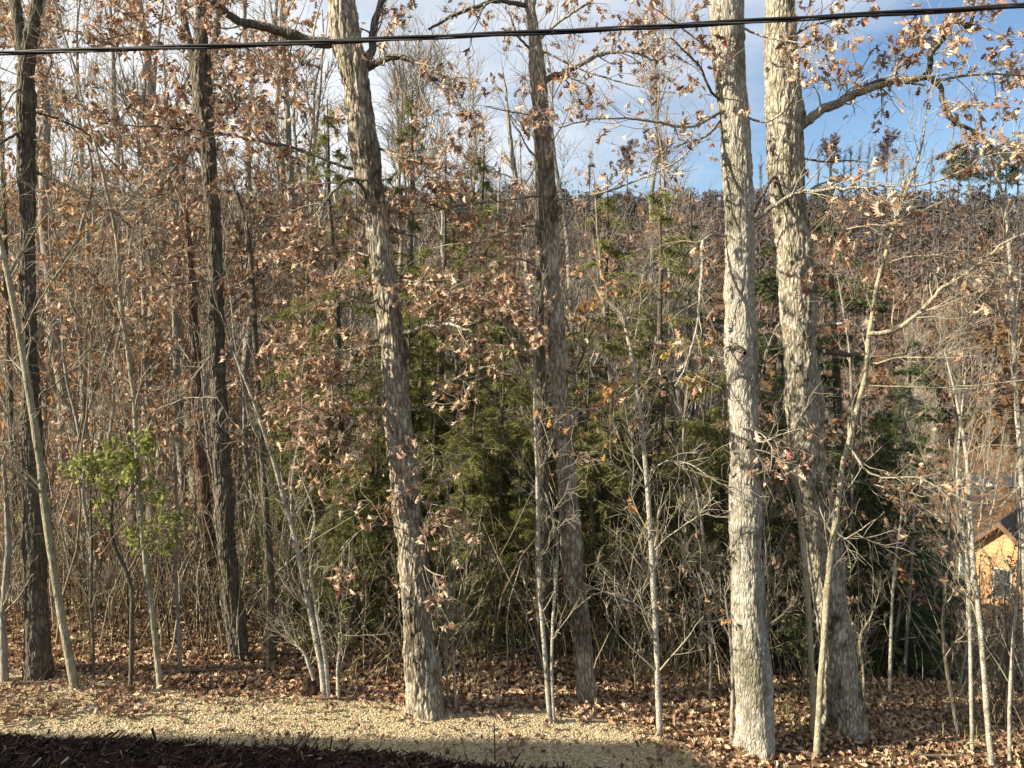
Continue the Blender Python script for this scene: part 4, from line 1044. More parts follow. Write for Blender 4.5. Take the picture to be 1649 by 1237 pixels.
def proto_conifer(name, seed, h, rb, bark, needle, nb=95, per=17, droop=0.25, nl=(0.10, 0.19), nw=0.0155, per2=27, base0=0.04, shape=0.9):
    rng = np.random.default_rng(seed)
    K = 12
    t = np.linspace(0, 1, K)
    pts = np.stack([rng.normal(0, 0.03, K).cumsum() - 0.03 * h * t, rng.normal(0, 0.03, K).cumsum(), t * h - 0.3], -1)[None]
    r = (0.016 * h * (1 - 0.93 * t))[None]
    tv, tq = tubes(pts, r, 8)
    tb = base0 + (0.985 - base0) * rng.random(nb) ** 1.25
    az = rng.uniform(0, 2 * math.pi, nb)
    Lb = rb * ((1 - tb) ** shape * 0.97 + 0.03) * rng.uniform(0.6, 1.15, nb)
    bp = np.stack([np.interp(tb, t, pts[0, :, k]) for k in range(3)], -1)
    KB = 7
    u = np.linspace(0, 1, KB)[None, :, None]
    dirh = np.stack([np.cos(az), np.sin(az), np.zeros(nb)], -1)
    A = bp[:, None] + dirh[:, None] * Lb[:, None, None] * u + np.array([0, 0, 1.0]) * (0.25 * u - droop * 1.6 * u ** 2) * Lb[:, None, None]
    A += rng.normal(0, 0.02, A.shape) * u * 2
    RA = np.maximum(0.004, 0.014 * Lb[:, None] / rb * (1 - 0.8 * u[..., 0]) + 0 * A[..., 0])
    av, aq = tubes(A, RA, 4)
    # side twigs in the plane of each branch
    tt = rng.uniform(0.12, 1, (nb, per))
    fi = tt * (KB - 1); i0 = np.clip(fi.astype(int), 0, KB - 2); fr = (fi - i0)[..., None]
    bi = np.arange(nb)[:, None]
    p = A[bi, i0] * (1 - fr) + A[bi, i0 + 1] * fr
    T = nrm(A[bi, i0 + 1] - A[bi, i0])
    side = np.stack([-np.sin(az), np.cos(az), np.zeros(nb)], -1)[:, None] * np.where(rng.random((nb, per)) < 0.5, -1, 1)[..., None]
    d = nrm(T * 0.75 + side * rng.uniform(0.5, 1.1, (nb, per, 1)) + rng.normal(0, 0.12, (nb, per, 3)) + np.array([0, 0, -0.1]))
    ls = (0.42 * Lb[:, None] * (1.05 - tt * 0.75))
    u2 = np.linspace(0, 1, 4)[None, None, :, None]
    B = p[:, :, None] + d[:, :, None] * ls[..., None, None] * u2 + np.array([0, 0, -0.22]) * (u2 ** 2) * ls[..., None, None]
    B = B.reshape(-1, 4, 3)
    bv, bq = tubes(B, np.full((len(B), 4), 0.004), 3)
    # needles: short narrow blades along the side twigs and branches
    N = len(B) * per2
    k = np.repeat(np.arange(len(B)), per2)
    k = k[rng.random(N) < np.clip(np.repeat(Lb, per)[k] / (0.55 * rb), 0.12, 1)]
    N = len(k)
    ft = rng.uniform(0.05, 1, N) * 3; j = np.clip(ft.astype(int), 0, 2); fr = (ft - j)[:, None]
    q0 = B[k, j] * (1 - fr) + B[k, j + 1] * fr
    TT = nrm(B[k, j + 1] - B[k, j])
    rv = rng.normal(size=(N, 3)) * np.array([1, 1, 0.55])
    nd = nrm(TT * 0.7 + nrm(rv) * 0.8 + np.array([0, 0, -0.12]))
    L = rng.uniform(nl[0], nl[1], N)[:, None]
    wv = nrm(np.cross(nd, rng.normal(size=(N, 3)))) * nw * 0.5
    V = np.stack([q0 - wv, q0 + wv, q0 + nd * L], 1).reshape(-1, 3)
    Fq = np.arange(N * 3).reshape(-1, 3)
    root = link(name, None)
    a = link("trunk", new_mesh("trunk", [(tv, tq, 0)], [bark], True), root)
    b = link("crown", new_mesh("crown", [(av, aq, 0), (bv, bq, 0), (V, Fq, 1)], [bark, needle], True), root)
    note_kids(root, a, b)
    return root

PB = [proto_tree("bare_tree", 301 + i, h, r, M_GREY, M_TWIG, None, 0, rmin=0.008, n3=8) for i, (h, r) in enumerate([(16, 0.15), (15, 0.12), (17, 0.17), (13, 0.10)])]
PG = [proto_tree("bare_tree", 311 + i, h, r, M_GREY, M_TWIGP, None, 0, rmin=0.008, n3=6, crown0=0.2, ang=0.6, up=0.5) for i, (h, r) in enumerate([(11, 0.12), (9, 0.10), (12, 0.12)])]
PR = [proto_tree("russet_tree", 321 + i, h, r, M_GREY, M_TWIG, L_RUST, 2300, rmin=0.007, n3=6, crown0=0.12, L1=(1.4, 3.4), up=0.2) for i, (h, r) in enumerate([(13, 0.13), (11, 0.10), (14, 0.14), (9, 0.08)])]
PO = [proto_tree("orange_tree", 331 + i, h, r, M_GREY, M_TWIG, L_ORANGE, 3000, rmin=0.006, n3=6, crown0=0.15, L1=(1.2, 2.8), up=0.15) for i, (h, r) in enumerate([(8, 0.08), (6.5, 0.07)])]
PH = [proto_conifer("hemlock", 341 + i, h, rb, M_DARK, L_NEED, nb=nb, droop=dr) for i, (h, rb, nb, dr) in enumerate([(10.5, 2.6, 95, 0.28), (8.5, 2.4, 85, 0.25), (7.0, 2.2, 75, 0.3)])]
PD = [proto_conifer("cedar", 351 + i, h, rb, M_DARK, L_NEEDD, nb=95, droop=0.15, shape=0.8, nw=0.018) for i, (h, rb) in enumerate([(10, 2.2), (8, 2.0)])]
PP = [proto_conifer("pine", 361, 5.5, 2.0, M_DARK, L_PINE, nb=65, per=14, droop=0.05, nl=(0.10, 0.2), nw=0.018)]
PS = [proto_tree("brush_sapling", 371 + i, h, r, M_GREY, M_TWIGD if i % 2 else M_TWIG, L_RUST if i in (1, 3) else None, 160 if i in (1, 3) else 0, rmin=0.0038, crown0=0.12, n1=14, n2=5, n3=3, L1=(0.5, 1.4), up=0.4, lsize=(0.09, 0.14)) for i, (h, r) in enumerate([(4.5, 0.03), (5.5, 0.035), (3.6, 0.025), (6.5, 0.04), (7.5, 0.045)])]
PK = [proto_tree("thicket_shrub", 381 + i, h, r, M_TWIG, M_TWIG, lf, nl, rmin=0.0034, crown0=0.05, n1=16, n2=5, n3=3, L1=(0.5, 1.2), up=0.25, lsize=(0.06, 0.11), ang=0.9) for i, (h, r, lf, nl) in enumerate([(1.8, 0.02, None, 0), (2.2, 0.02, L_TAN, 70), (1.5, 0.015, L_RED, 160), (2.0, 0.02, L_GREEN, 110)])]

PLACED = {}
def place(protos, x, y, rng, label, cat, group, s=(0.85, 1.15), tilt=0.04, name=None, mirror=True):
    pr = protos[rng.integers(0, len(protos))]
    if pr.name in PLACED:
        o = copy_tree(pr)
    else:
        o = pr
        PLACED[pr.name] = 1
    sc = float(rng.uniform(*s))
    o.location = (x, y, float(ground(x, y)))
    o.scale = (sc, sc, sc)
    o.rotation_euler = (float(rng.normal(0, tilt)), float(rng.normal(-0.02, tilt)), float(rng.uniform(0, 6.283)))
    o["label"] = label
    o["category"] = cat
    if group:
        o["group"] = group
    return o

def house_gap(px, y):
    x = (px - 824.5) / F * y
    return (1500 < px < 1760 and y < 70) or (4 < x < 38 and abs(y - (57 - 0.287 * (37 - x))) < 7)

def scatter(n, pxr, yr, rng, mind, taken, ypow=1.0, skip=None, tries=60):
    out = []
    for _ in range(n):
        for _k in range(tries):
            u = rng.random() ** ypow
            y = yr[0] * (yr[1] / yr[0]) ** u
            px = rng.uniform(*pxr)
            if skip and skip(px, y):
                continue
            x = (px - 824.5) / F * y
            if all((x - a) ** 2 + (y - b) ** 2 > (mind * (0.6 + y / 40)) ** 2 for a, b in taken):
                taken.append((x, y)); out.append((x, y))
                break
    return out
rng = np.random.default_rng(99)
taken = []
# conifers, each at its own spot
for px, Y, kind, sc, lab in [
    (555, 13.0, PH[0], 0.86, "tall feathery hemlock behind the leafy centre oak's left side"), (640, 15.0, PH[0], 1.02, "tallest hemlock, its tip showing right of the centre oak's upper trunk"),
    (765, 12.4, PH[1], 0.88, "broad hemlock filling the gap between centre oak and second oak"), (705, 13.4, PH[1], 0.98, "hemlock in the second rank behind the centre oak"),
    (520, 12.6, PH[2], 0.62, "low yellow-green hemlock beside the white leaning stem"), (590, 12.4, PH[2], 0.58, "low hemlock bush touching the centre oak's left base"), (838, 12.2, PH[2], 0.85, "young hemlock behind the pair of thin white stems"),
    (985, 13.2, PH[1], 0.98, "hemlock behind the pale slender sapling's left side"), (1080, 12.6, PH[1], 0.97, "hemlock with drooping sprays left of the thickest oak"), (1130, 18.0, PD[0], 1.05, "dark cedar close left of the thickest oak"),
    (1245, 13.5, PD[0], 0.95, "dark cedar seen between the thickest oak and twin oak"), (1390, 14.5, PD[0], 1.0, "tall dark cedar close right of the twin oak"), (1430, 17.0, PD[1], 0.95, "dark cedar behind the leaning forked sapling"),
    (1030, 18.0, PH[0], 0.8, "hemlock deep behind the pale slender sapling"), (1485, 12.2, PP[0], 0.7, "bright green young pine left of the orange house"), (1380, 20.0, PD[0], 0.8, "dark cedar deeper in the wood right of the twin oak"),
    (500, 14.2, PH[2], 0.95, "young hemlock left of the centre oak, behind the white leaning stem"), (615, 12.9, PH[2], 0.8, "young hemlock just behind the centre oak's trunk"), (690, 11.9, PH[2], 0.62, "low hemlock just right of the centre oak's trunk"),
    (745, 15.0, PH[0], 0.9, "dense hemlock in the middle of the green gap right of the centre oak"), (820, 13.8, PH[1], 0.9, "hemlock touching the second oak's left side"), (660, 13.9, PH[1], 0.85, "hemlock rising directly behind the leafy centre oak"),
    (560, 11.2, PH[2], 0.5, "feathery yellow-green hemlock bough mass beside the white stem's right"), (600, 11.6, PH[1], 0.5, "low hemlock touching the centre oak on its left"), (740, 11.4, PH[2], 0.66, "young hemlock in front of the taller hemlocks right of the centre oak"),
    (530, 10.6, PH[2], 0.36, "lowest yellow-green hemlock at the gravel side of the white leaning stem"), (765, 10.9, PH[2], 0.45, "small hemlock nearest the gravel right of the centre oak"), (850, 10.9, PH[2], 0.42, "small hemlock at the foot of the crossing white stems"), (640, 12.2, PH[1], 0.66, "hemlock half hidden by the centre oak's lower trunk"),
    (720, 12.6, PH[0], 0.62, "slim hemlock between the young hemlocks right of the centre oak"), (1170, 12.4, PH[1], 0.6, "hemlock sprays close behind the thickest oak's left edge"),
    (800, 11.8, PH[1], 0.58, "narrow hemlock left of the crossing white stems"), (955, 11.6, PH[2], 0.7, "young hemlock right of the second oak's lower trunk"), (1010, 12.0, PH[1], 0.62, "young hemlock left of the pale slender sapling"), (1110, 11.6, PH[2], 0.75, "young hemlock between the pale slender sapling and the thickest oak"),
    (1255, 11.4, PD[1], 0.66, "dark cedar filling the gap between the two big oaks low down"), (1405, 12.2, PD[1], 0.62, "young dark cedar just right of the twin oak's base"),
    (1440, 13.5, PD[1], 0.5, "low dark cedar at the foot of the bright green pine"), (470, 14.5, PH[1], 0.75, "hemlock in the shade right of the forked oak"), (915, 14.0, PH[1], 0.78, "hemlock straight behind the second oak's trunk"),
    ]:
    x = (px - 824.5) / F * Y
    taken.append((x, Y))
    o = place([kind], x, Y, rng, lab, "conifer", "evergreens among the bare trees", (sc, sc), 0.03)
    o["label"] = lab
# russet and orange trees on the left
G1 = "russet-leaved trees of the wood"
for x, y in scatter(56, (-40, 470), (13.5, 75), rng, 1.7, taken, 0.9):
    if rng.random() < 0.78:
        place(PR, x, y, rng, "russet-leaved forest tree standing among others in the left-hand wood", "tree", G1 + " on the left")
    else:
        place(PO, x, y, rng, "orange-leaved small forest tree in the left-hand wood", "tree", "orange-leaved understorey trees")
for x, y in scatter(34, (470, 1180), (24, 75), rng, 1.8, taken, 0.8):
    place(PR, x, y, rng, "russet-leaved forest tree behind the hemlocks in the middle of the wood", "tree", G1 + " in the middle", (0.8, 1.05))
for x, y in scatter(26, (1180, 1900), (40, 120), rng, 3.0, taken, 0.8, house_gap):
    place(PR + PO, x, y, rng, "russet or orange tree down the slope beyond the twin oak", "tree", G1 + " down the slope", (0.7, 1.0))
# bare trees
for x, y in scatter(30, (-30, 560), (14.5, 40), rng, 1.2, taken, 0.9) + scatter(14, (600, 1150), (15, 30), rng, 1.2, taken, 0.9) + scatter(50, (-40, 1150), (19, 90), rng, 1.5, taken, 0.9):
    place(PB, x, y, rng, "bare grey-barked forest tree rising through the wood", "tree", "bare trees of the wood", (0.8, 1.1))
for x, y in scatter(95, (1180, 1950), (27, 125), rng, 2.0, taken, 0.75, house_gap):
    place(PG, x, y, rng, "bare pale-twigged tree on the slope below the drive", "tree", "bare pale trees down the slope", (0.75, 1.1))
x = (1535 - 824.5) / F * 22.0
place([PG[0]], x, 22.0, rng, "bare whitish tree with fanned twigs above the orange house", "tree", None, (1.0, 1.0))
# out of frame to the left, more of the same wood, for the shade it casts
for x, y in [(-19, 24), (-22, 18)]:
    place(PR, x, y, rng, "russet-leaved forest tree standing among others in the left-hand wood", "tree", G1 + " on the left")
# saplings and shrubs of the understorey
for x, y in scatter(85, (-40, 1720), (10.4, 24), rng, 0.5, taken, 1.3, lambda px, y: 1540 < px < 1680 or (470 < px < 860 and y > 10.5)):
    place(PS, x, y, rng, "thin bare sapling in the thicket behind the row of oaks", "sapling", "thin saplings of the thicket", (0.7, 1.2), 0.07)
for x, y in scatter(66, (-40, 1700), (10.3, 17), rng, 0.4, taken, 1.4, lambda px, y: 1420 < px < 1560 and y < 14 or 480 < px < 860 and y > 10.9):
    place(PK[:2] if rng.random() < 0.88 else PK[2:], x, y, rng, "twiggy low shrub in the leaf litter under the trees", "shrub", "twiggy shrubs of the understorey", (0.6, 1.1), 0.08)
for px, Y, lab in [(372, 10.9, "small red-leaved shrub at the forked oak's foot"), (545, 11.2, "small red-leaved shrub by the white leaning stem")]:
    xx = (px - 824.5) / F * Y
    place([PK[2]], xx, Y, rng, lab, "shrub", None, (0.75, 0.8))
for pr in PB + PG + PR + PO + PH + PD + PP + PS + PK:
    if pr.name not in PLACED:
        for ch in KIDS[pr.name]:
            bpy.data.objects.remove(ch)
        bpy.data.objects.remove(pr)

# say of each of them where it stands: between which landmark trunks, and how near
MARKS = [(-1e9, "left edge"), (58, "dark straight oak"), (360, "forked oak"), (650, "centre oak"), (905, "second oak"), (1195, "thickest oak"), (1295, "twin oak"), (1575, "dappled sapling"), (1649, "right edge"), (1e9, "")]
ORD = ["nearest", "second-nearest", "third-nearest", "fourth-nearest", "fifth-nearest", "sixth-nearest", "seventh-nearest", "eighth-nearest", "ninth-nearest", "tenth-nearest", "eleventh-nearest", "twelfth-nearest"]
SHORT = {"russet-leaved trees of the wood on the left": "russet-leaved tree", "orange-leaved understorey trees": "orange-leaved small tree", "russet-leaved trees of the wood in the middle": "russet-leaved tree", "russet-leaved trees of the wood down the slope": "downhill russet tree",
         "bare trees of the wood": "bare grey tree", "bare pale trees down the slope": "bare pale tree", "thin saplings of the thicket": "thin thicket sapling", "twiggy shrubs of the understorey": "twiggy low shrub"}
bins = {}
for o in list(COL.objects):
    if o.parent is None and o.get("group") in SHORT:
        pxo = 824.5 + F * o.location.x / o.location.y
        j = max(i for i, mk in enumerate(MARKS) if mk[0] <= pxo)
        bins.setdefault((SHORT[o["group"]], j), []).append((o.location.y, o))
for (nm, j), lst in bins.items():
    lst.sort(key=lambda a: a[0])
    for k, (_, o) in enumerate(lst):
        a, b = MARKS[j][1], MARKS[j + 1][1]
        where = ("right of the " + a) if not b else f"between {a} and {b}"
        if k < len(ORD):
            o["label"] = f"{ORD[k]} {nm} {where}"
        else:
            o["label"] = f"{k + 1}{'st' if k % 10 == 0 else 'nd' if k % 10 == 1 else 'rd' if k % 10 == 2 else 'th'}-nearest {nm} {where}"

# fine tangle of stems and whips between the trees: nobody could count it
n = 2300
y = np.where(rng.random(n) < 0.35, 9.25 + rng.gamma(2.0, 0.7, n), 10.0 + rng.gamma(1.7, 2.0, n))
x = rng.uniform(-0.74, 0.74, n) * y
kk = ~((np.abs((x / y * F + 824.5) - 670) < 210) & (y > 9.8) & (rng.random(n) < 0.88)) & ~((np.abs((x / y * F + 824.5) - 1485) < 70) & (rng.random(n) < 0.8))
kk &= (x < 0.8) | (rng.random(n) < 0.62)
x, y = x[kk], y[kk]; n = len(x)
z = ground(x, y)
K = 6
dirs = nrm(np.stack([rng.normal(-0.05, 0.18, n), rng.normal(0, 0.18, n), np.ones(n)], -1))
Lw = rng.gamma(2.5, 0.55, n) + 0.4
pt = np.empty((n, K, 3)); pt[:, 0] = np.stack([x, y, z - 0.05], -1)
d = dirs
for k in range(1, K):
    d = nrm(d + rng.normal(0, 0.16, (n, 3)))
    pt[:, k] = pt[:, k - 1] + d * (Lw / (K - 1))[:, None]
r0 = rng.gamma(3, 0.0018, n) + 0.003
rr = r0[:, None] * np.linspace(1, 0.4, K)[None]
v, q = tubes(pt, rr, 4)
Bp, RB = spawn(rng, pt, rr, 3, 0.3, 1.0, 0.9, (0.2, 0.7), 4, 0.1, 0.25, 0.6, 0.0026, 0.006)
v2, q2 = tubes(Bp, RB, 3)
M_BRUSH = island_mat("brush_stem", [(0, (0.05, 0.035, 0.024)), (0.4, (0.13, 0.10, 0.06)), (0.75, (0.28, 0.235, 0.155)), (1, (0.48, 0.44, 0.34))], 0.9)
link("undergrowth", new_mesh("undergrowth", [(v, q, 0), (v2, q2, 0)], [M_BRUSH], True), kind="stuff")

# dry weeds and grass blades along the edge of the drive
n = 2600
x = rng.uniform(-6.5, 7.5, n); y = 8.95 + rng.gamma(1.5, 0.7, n) - 0.45 * np.maximum(x - 1.3, 0) * rng.random(n)
kk = (rng.random(n) < 0.25 + 0.75 * np.clip((x + 1.5) / 3, 0, 1)) & (xy_noise(x, y, 0.9, 2, 91) > 0.45)
x, y = x[kk], y[kk]; n = len(x)
pt = np.empty((n, 4, 3)); pt[:, 0] = np.stack([x, y, ground(x, y) - 0.02], -1)
d = nrm(rng.normal(0, 0.3, (n, 3)) + np.array([0, 0, 1]))
Lw = rng.gamma(3, 0.09, n) + 0.08
for k in range(1, 4):
    d = nrm(d + rng.normal(0, 0.22, (n, 3)) - np.array([0, 0, 0.1 * k]))
    pt[:, k] = pt[:, k - 1] + d * (Lw / 3)[:, None]
v, q = tubes(pt, np.linspace(0.0042, 0.0018, 4)[None] * rng.uniform(0.7, 1.5, (n, 1)), 3)
Bp, RB = spawn(rng, pt, np.full((n, 4), 0.003), 2, 0.3, 1.0, 0.8, (0.06, 0.2), 3, 0.1, 0.2, 0.7, 0.002, 0.003)
M_WEED = island_mat("dry_weed", [(0, (0.12, 0.085, 0.045)), (0.4, (0.27, 0.20, 0.11)), (0.75, (0.42, 0.34, 0.20)), (0.88, (0.15, 0.19, 0.06)), (1, (0.24, 0.28, 0.09))], 0.85)
link("dry_weeds", new_mesh("dry_weeds", [(v, q, 0), (*tubes(Bp, RB, 3), 0)], [M_WEED], True), kind="stuff")

# fallen leaves
def litter(name, xs, ys, sz, flat=0.35, lift=0.02):
    n = len(xs)
    z = np.maximum(ground(xs, ys), 0 * xs - 99) + lift * rng.random(n) + np.where(ys < drive_far(xs), 0.055, 0.012)
    nx = nrm(np.stack([rng.normal(0, flat, n), rng.normal(-0.15, flat, n), np.ones(n)], -1))
    a = rng.uniform(0, 6.283, n)
    yv = np.stack([np.cos(a), np.sin(a), np.zeros(n)], -1)
    yv = nrm(yv - (yv * nx).sum(-1, keepdims=True) * nx)
    fr = np.stack([np.cross(yv, nx), yv, nx], -1)
    return leaves_mesh(rng, np.stack([xs, ys, z], -1), fr, sz, [LEAF_A[1], LEAF_A[2], LEAF_A[3], LEAF_B[1]])
n = 24000
ys = 8.75 + rng.gamma(1.2, 1.15, n)
xs = rng.uniform(-0.75, 0.75, n) * (ys + 0.5)
ys[-5000:] = rng.uniform(6.6, 9.3, 5000); xs[-5000:] = rng.uniform(0.6, 7.2, 5000)
band = rng.normal(0, 1, n)
k = ys > drive_far(xs) - (0.22 + 0.75 * np.clip((xs - 0.8) / 1.5, 0, 1)) * np.abs(band)
parts = [(v, q, 0) for v, q in litter("l", xs[k], ys[k], rng.uniform(0.05, 0.10, k.sum()))]
n = 9000                                   # blown on to the gravel in drifts
xs = rng.uniform(-7, 2.6, n); ys = rng.uniform(7.6, 8.95, n)
dn = xy_noise(xs, ys * 2.2, 0.9, 3, 77)
edge = np.clip(1 - (drive_far(xs) - ys) / 0.45, 0, 1)
keep = 0.95 * (dn > np.quantile(dn, 0.80)) * rng.uniform(0.2, 0.75, n) + 0.05 + 0.55 * edge ** 1.5
k = (rng.random(n) < keep) & (ys < drive_far(xs) + 0.05)
for mi in (0, 1):
    kk = k & ((np.arange(n) % 2) == mi)
    parts += [(v, q, mi) for v, q in litter("l", xs[kk], ys[kk], rng.uniform(0.045, 0.095, kk.sum()), 0.5, 0.03)]
ll = link("fallen_leaves", new_mesh("fallen_leaves", parts, [L_LITTER, L_DRIFT], True), kind="stuff")

# ------------------------------------------------------------------ far hillside
far_leaf = leaf_mat("far_crown", [(0.0, (0.055, 0.053, 0.056)), (0.3, (0.092, 0.083, 0.08)), (0.55, (0.118, 0.092, 0.078)), (0.7, (0.155, 0.09, 0.06)), (0.82, (0.20, 0.115, 0.04)), (0.9, (0.025, 0.036, 0.018)), (1.0, (0.015, 0.025, 0.014))], 0.2, attr="tint")  # crown colours greyed, distance haze put into the ramp
rng = np.random.default_rng(5)
n = 2300
y = np.sqrt(rng.uniform(128 ** 2, 355 ** 2, n))
x = rng.uniform(-0.82, 0.82, n) * y
z = ground(x, y)
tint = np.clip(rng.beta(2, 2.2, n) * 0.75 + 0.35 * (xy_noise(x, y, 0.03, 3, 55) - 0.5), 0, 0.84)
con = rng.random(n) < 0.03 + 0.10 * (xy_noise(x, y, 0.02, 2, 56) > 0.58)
tint = np.where(y > 262, tint * 0.62, np.clip(tint * 1.0 + 0.22 * (xy_noise(x, y, 0.022, 2, 57) > 0.55), 0, 0.84))  # shaded band under the ridge put into the crown tint; rust patches lower down
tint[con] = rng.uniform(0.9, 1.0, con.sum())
H = rng.uniform(9, 16, n) * np.clip(1 - (y - 300) / 50, 0.5, 1) * np.where(y > 300, rng.uniform(0.6, 1.35, n), 1)
m = 64
N = n * m
k = np.repeat(np.arange(n), m)
u = nrm(rng.normal(size=(N, 3))) * (rng.random((N, 1)) ** 0.45)
isc = con[k][:, None]
rad = np.where(isc, np.array([[2.2, 2.2, 6.0]]), np.array([[3.6, 3.6, 5.2]])) * (H[k][:, None] / 13)
taper = np.where(isc[:, 0], 1 - 0.75 * (u[:, 2] * 0.5 + 0.5), 1.0)
c = np.stack([x[k] + u[:, 0] * rad[:, 0] * taper, y[k] + u[:, 1] * rad[:, 1] * taper, z[k] + H[k] * 0.58 + u[:, 2] * rad[:, 2]], -1)
e1 = nrm(rng.normal(size=(N, 3)) + np.where(isc, 0, 1) * np.array([0, 0, 0.45])); e2 = nrm(np.cross(e1, rng.normal(size=(N, 3))))
L = rng.uniform(0.45, 1.15, N)[:, None]; Wd = np.where(isc, 0.75, 0.55) * rng.uniform(0.5, 1.2, (N, 1))
V = np.stack([c - e1 * L - e2 * Wd * 0.4, c + e2 * Wd, c + e1 * L * 1.1], 1).reshape(-1, 3)
tp = np.stack([np.stack([x, y, z - 0.5], -1), np.stack([x + rng.normal(0, .4, n), y, z + H * 0.95], -1)], 1)
tv, tq = tubes(tp, np.stack([H * 0.016, H * 0.004], 1), 3)
far_bark = plain_mat("far_bark", (0.13, 0.115, 0.105), (0.08, 0.07, 0.065), 0.9, 0.2)
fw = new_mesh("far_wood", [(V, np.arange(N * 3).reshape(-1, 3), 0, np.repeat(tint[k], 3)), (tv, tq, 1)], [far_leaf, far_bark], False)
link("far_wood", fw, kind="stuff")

# trees along the ridge one can tell apart
def ridge_tree(name, label, px, base_py, top_py, Y, kind, seed, width=None):
    rng = np.random.default_rng(seed)
    b = P(px, base_py, Y); t = P(px, top_py, Y)
    gz = float(ground(b[0], Y))
    h = t[2] - gz
    root = thing(name, label, "tree", (b[0], Y, gz), "trees on the far ridge")
    K = 10
    tt = np.linspace(0, 1, K)
    pts = np.stack([rng.normal(0, 0.10, K).cumsum(), rng.normal(0, 0.1, K).cumsum(), tt * h - 0.5], -1)[None]
    r = (0.018 * h * (1 - 0.85 * tt))[None]
    v, q = tubes(pts, r, 6)
    link("trunk", new_mesh("trunk", [(v, q, 0)], [far_bark], True), root)
    if kind == "pine":
        n1, up, L1, c0 = 30, -0.02, (h * 0.12, h * 0.26), 0.35
    elif kind == "round":
        n1, up, L1, c0 = 26, 0.3, (h * 0.2, h * 0.36), 0.45
    else:
        n1, up, L1, c0 = 26, 0.6, (h * 0.14, h * 0.3), 0.25
    A, RA = spawn(rng, pts, r, n1, c0, 0.98, 1.0 if kind != "bare" else 0.55, L1, 6, up, 0.12, 0.5, 0.045, 0.14)
    B, RB = spawn(rng, A, RA, 7, 0.25, 1, 0.7, (h * 0.06, h * 0.13), 4, up * 0.5, 0.2, 0.6, 0.035, 0.05)
    parts = [(*tubes(A, RA, 3), 0), (*tubes(B, RB, 3), 0)]
    mats = [far_bark]
    if kind != "bare":
        lm = {"pine": L_NEEDD, "round": L_RIDGE}[kind]
        mats.append(lm)
        N = 3200
        bi = rng.integers(0, len(B), N); j = rng.integers(1, 4, N)
        lp = B[bi, j] + rng.normal(0, 0.25, (N, 3))
        for v, q in leaves_mesh(rng, lp, leaf_frames(rng, N, (0, 0, 0.1)), rng.uniform(0.35, 0.75, N), LEAF_B):
            parts.append((v, q, 1))
    link("crown", new_mesh("crown", parts, mats, True), root)

# find the ridge depth for a column
def ridge_y(px):
    ys = np.linspace(200, 440, 200)
    s = (ground((px - 824.5) / F * ys, ys) - EYE[2]) / ys
    return float(ys[np.argmax(s)])
for i, (px, top, kind, lab) in enumerate([
    (1338, 226, "round", "round russet tree on the far ridge, first right of the twin oak"), (1428, 222, "round", "round russet tree on the far ridge with bare trees either side"),
    (1372, 240, "bare", "bare tree on the far ridge right of the first round russet tree"), (1385, 232, "bare", "spindly bare tree midway between the two round ridge trees"), (1398, 228, "bare", "taller spindly bare tree nearest the second round ridge tree"), (1408, 238, "bare", "bare ridge tree leaning on the second round russet tree"), (1318, 246, "bare", "bare ridge tree close by the twin oak's edge"), (1356, 250, "bare", "low bare ridge tree under the first round russet tree"),
    (1455, 248, "bare", "bare ridge tree right of the second round russet tree"), (1475, 250, "bare", "bare ridge tree left of the ridge pines"), (1500, 246, "bare", "bare ridge tree between pines and round tree"), (1545, 232, "pine", "tallest dark pine on the far ridge"), (1560, 240, "pine", "dark pine beside the tallest ridge pine"),
    (1530, 250, "pine", "short dark pine left of the tallest ridge pine"), (1595, 236, "pine", "dark pine on the ridge towards the right edge"), (1622, 228, "pine", "wide dark pine near the photo's right edge"), (1640, 240, "pine", "dark pine at the end of the ridge row"),
    (1225, 250, "bare", "bare ridge tree seen between thickest oak and twin oak"), (760, 240, "pine", "dark evergreen on the ridge between centre oak and second oak"), (1010, 235, "round", "brown round tree on the ridge right of second oak"), (1070, 232, "round", "brown ridge tree left of the thickest oak"), (950, 245, "bare", "bare ridge tree right of the second oak"), (720, 250, "bare", "bare ridge tree right of the centre oak")]):
    Yr = ridge_y(px)
    ridge_tree("ridge_tree", lab, px, 280, top, Yr, kind, 500 + i)

# ------------------------------------------------------------------ orange house down the slope
HY = 58.0
pk = P(1612, 852, HY); le = P(1556, 908, HY); bt = P(1600, 1000, HY)
hw = pk[0] - le[0]; zr = pk[2]; ze = zr - hw * 0.98; zb = bt[2]
hs = thing("house", "orange-walled house with dark steep gable roof down the slope", "house", (pk[0], HY, zb))
hs.scale = (1.12, 1.12, 1.1)
hs.rotation_euler = (0, 0, math.radians(-45))
M_OR = plain_mat("orange_stained_wood", (0.58, 0.34, 0.165), (0.48, 0.27, 0.125), 0.75, 1.5, 0.2)
Hh = zr - zb - 0.25; He = Hh - (hw - 0.45) * 0.98
hw2 = hw - 0.45
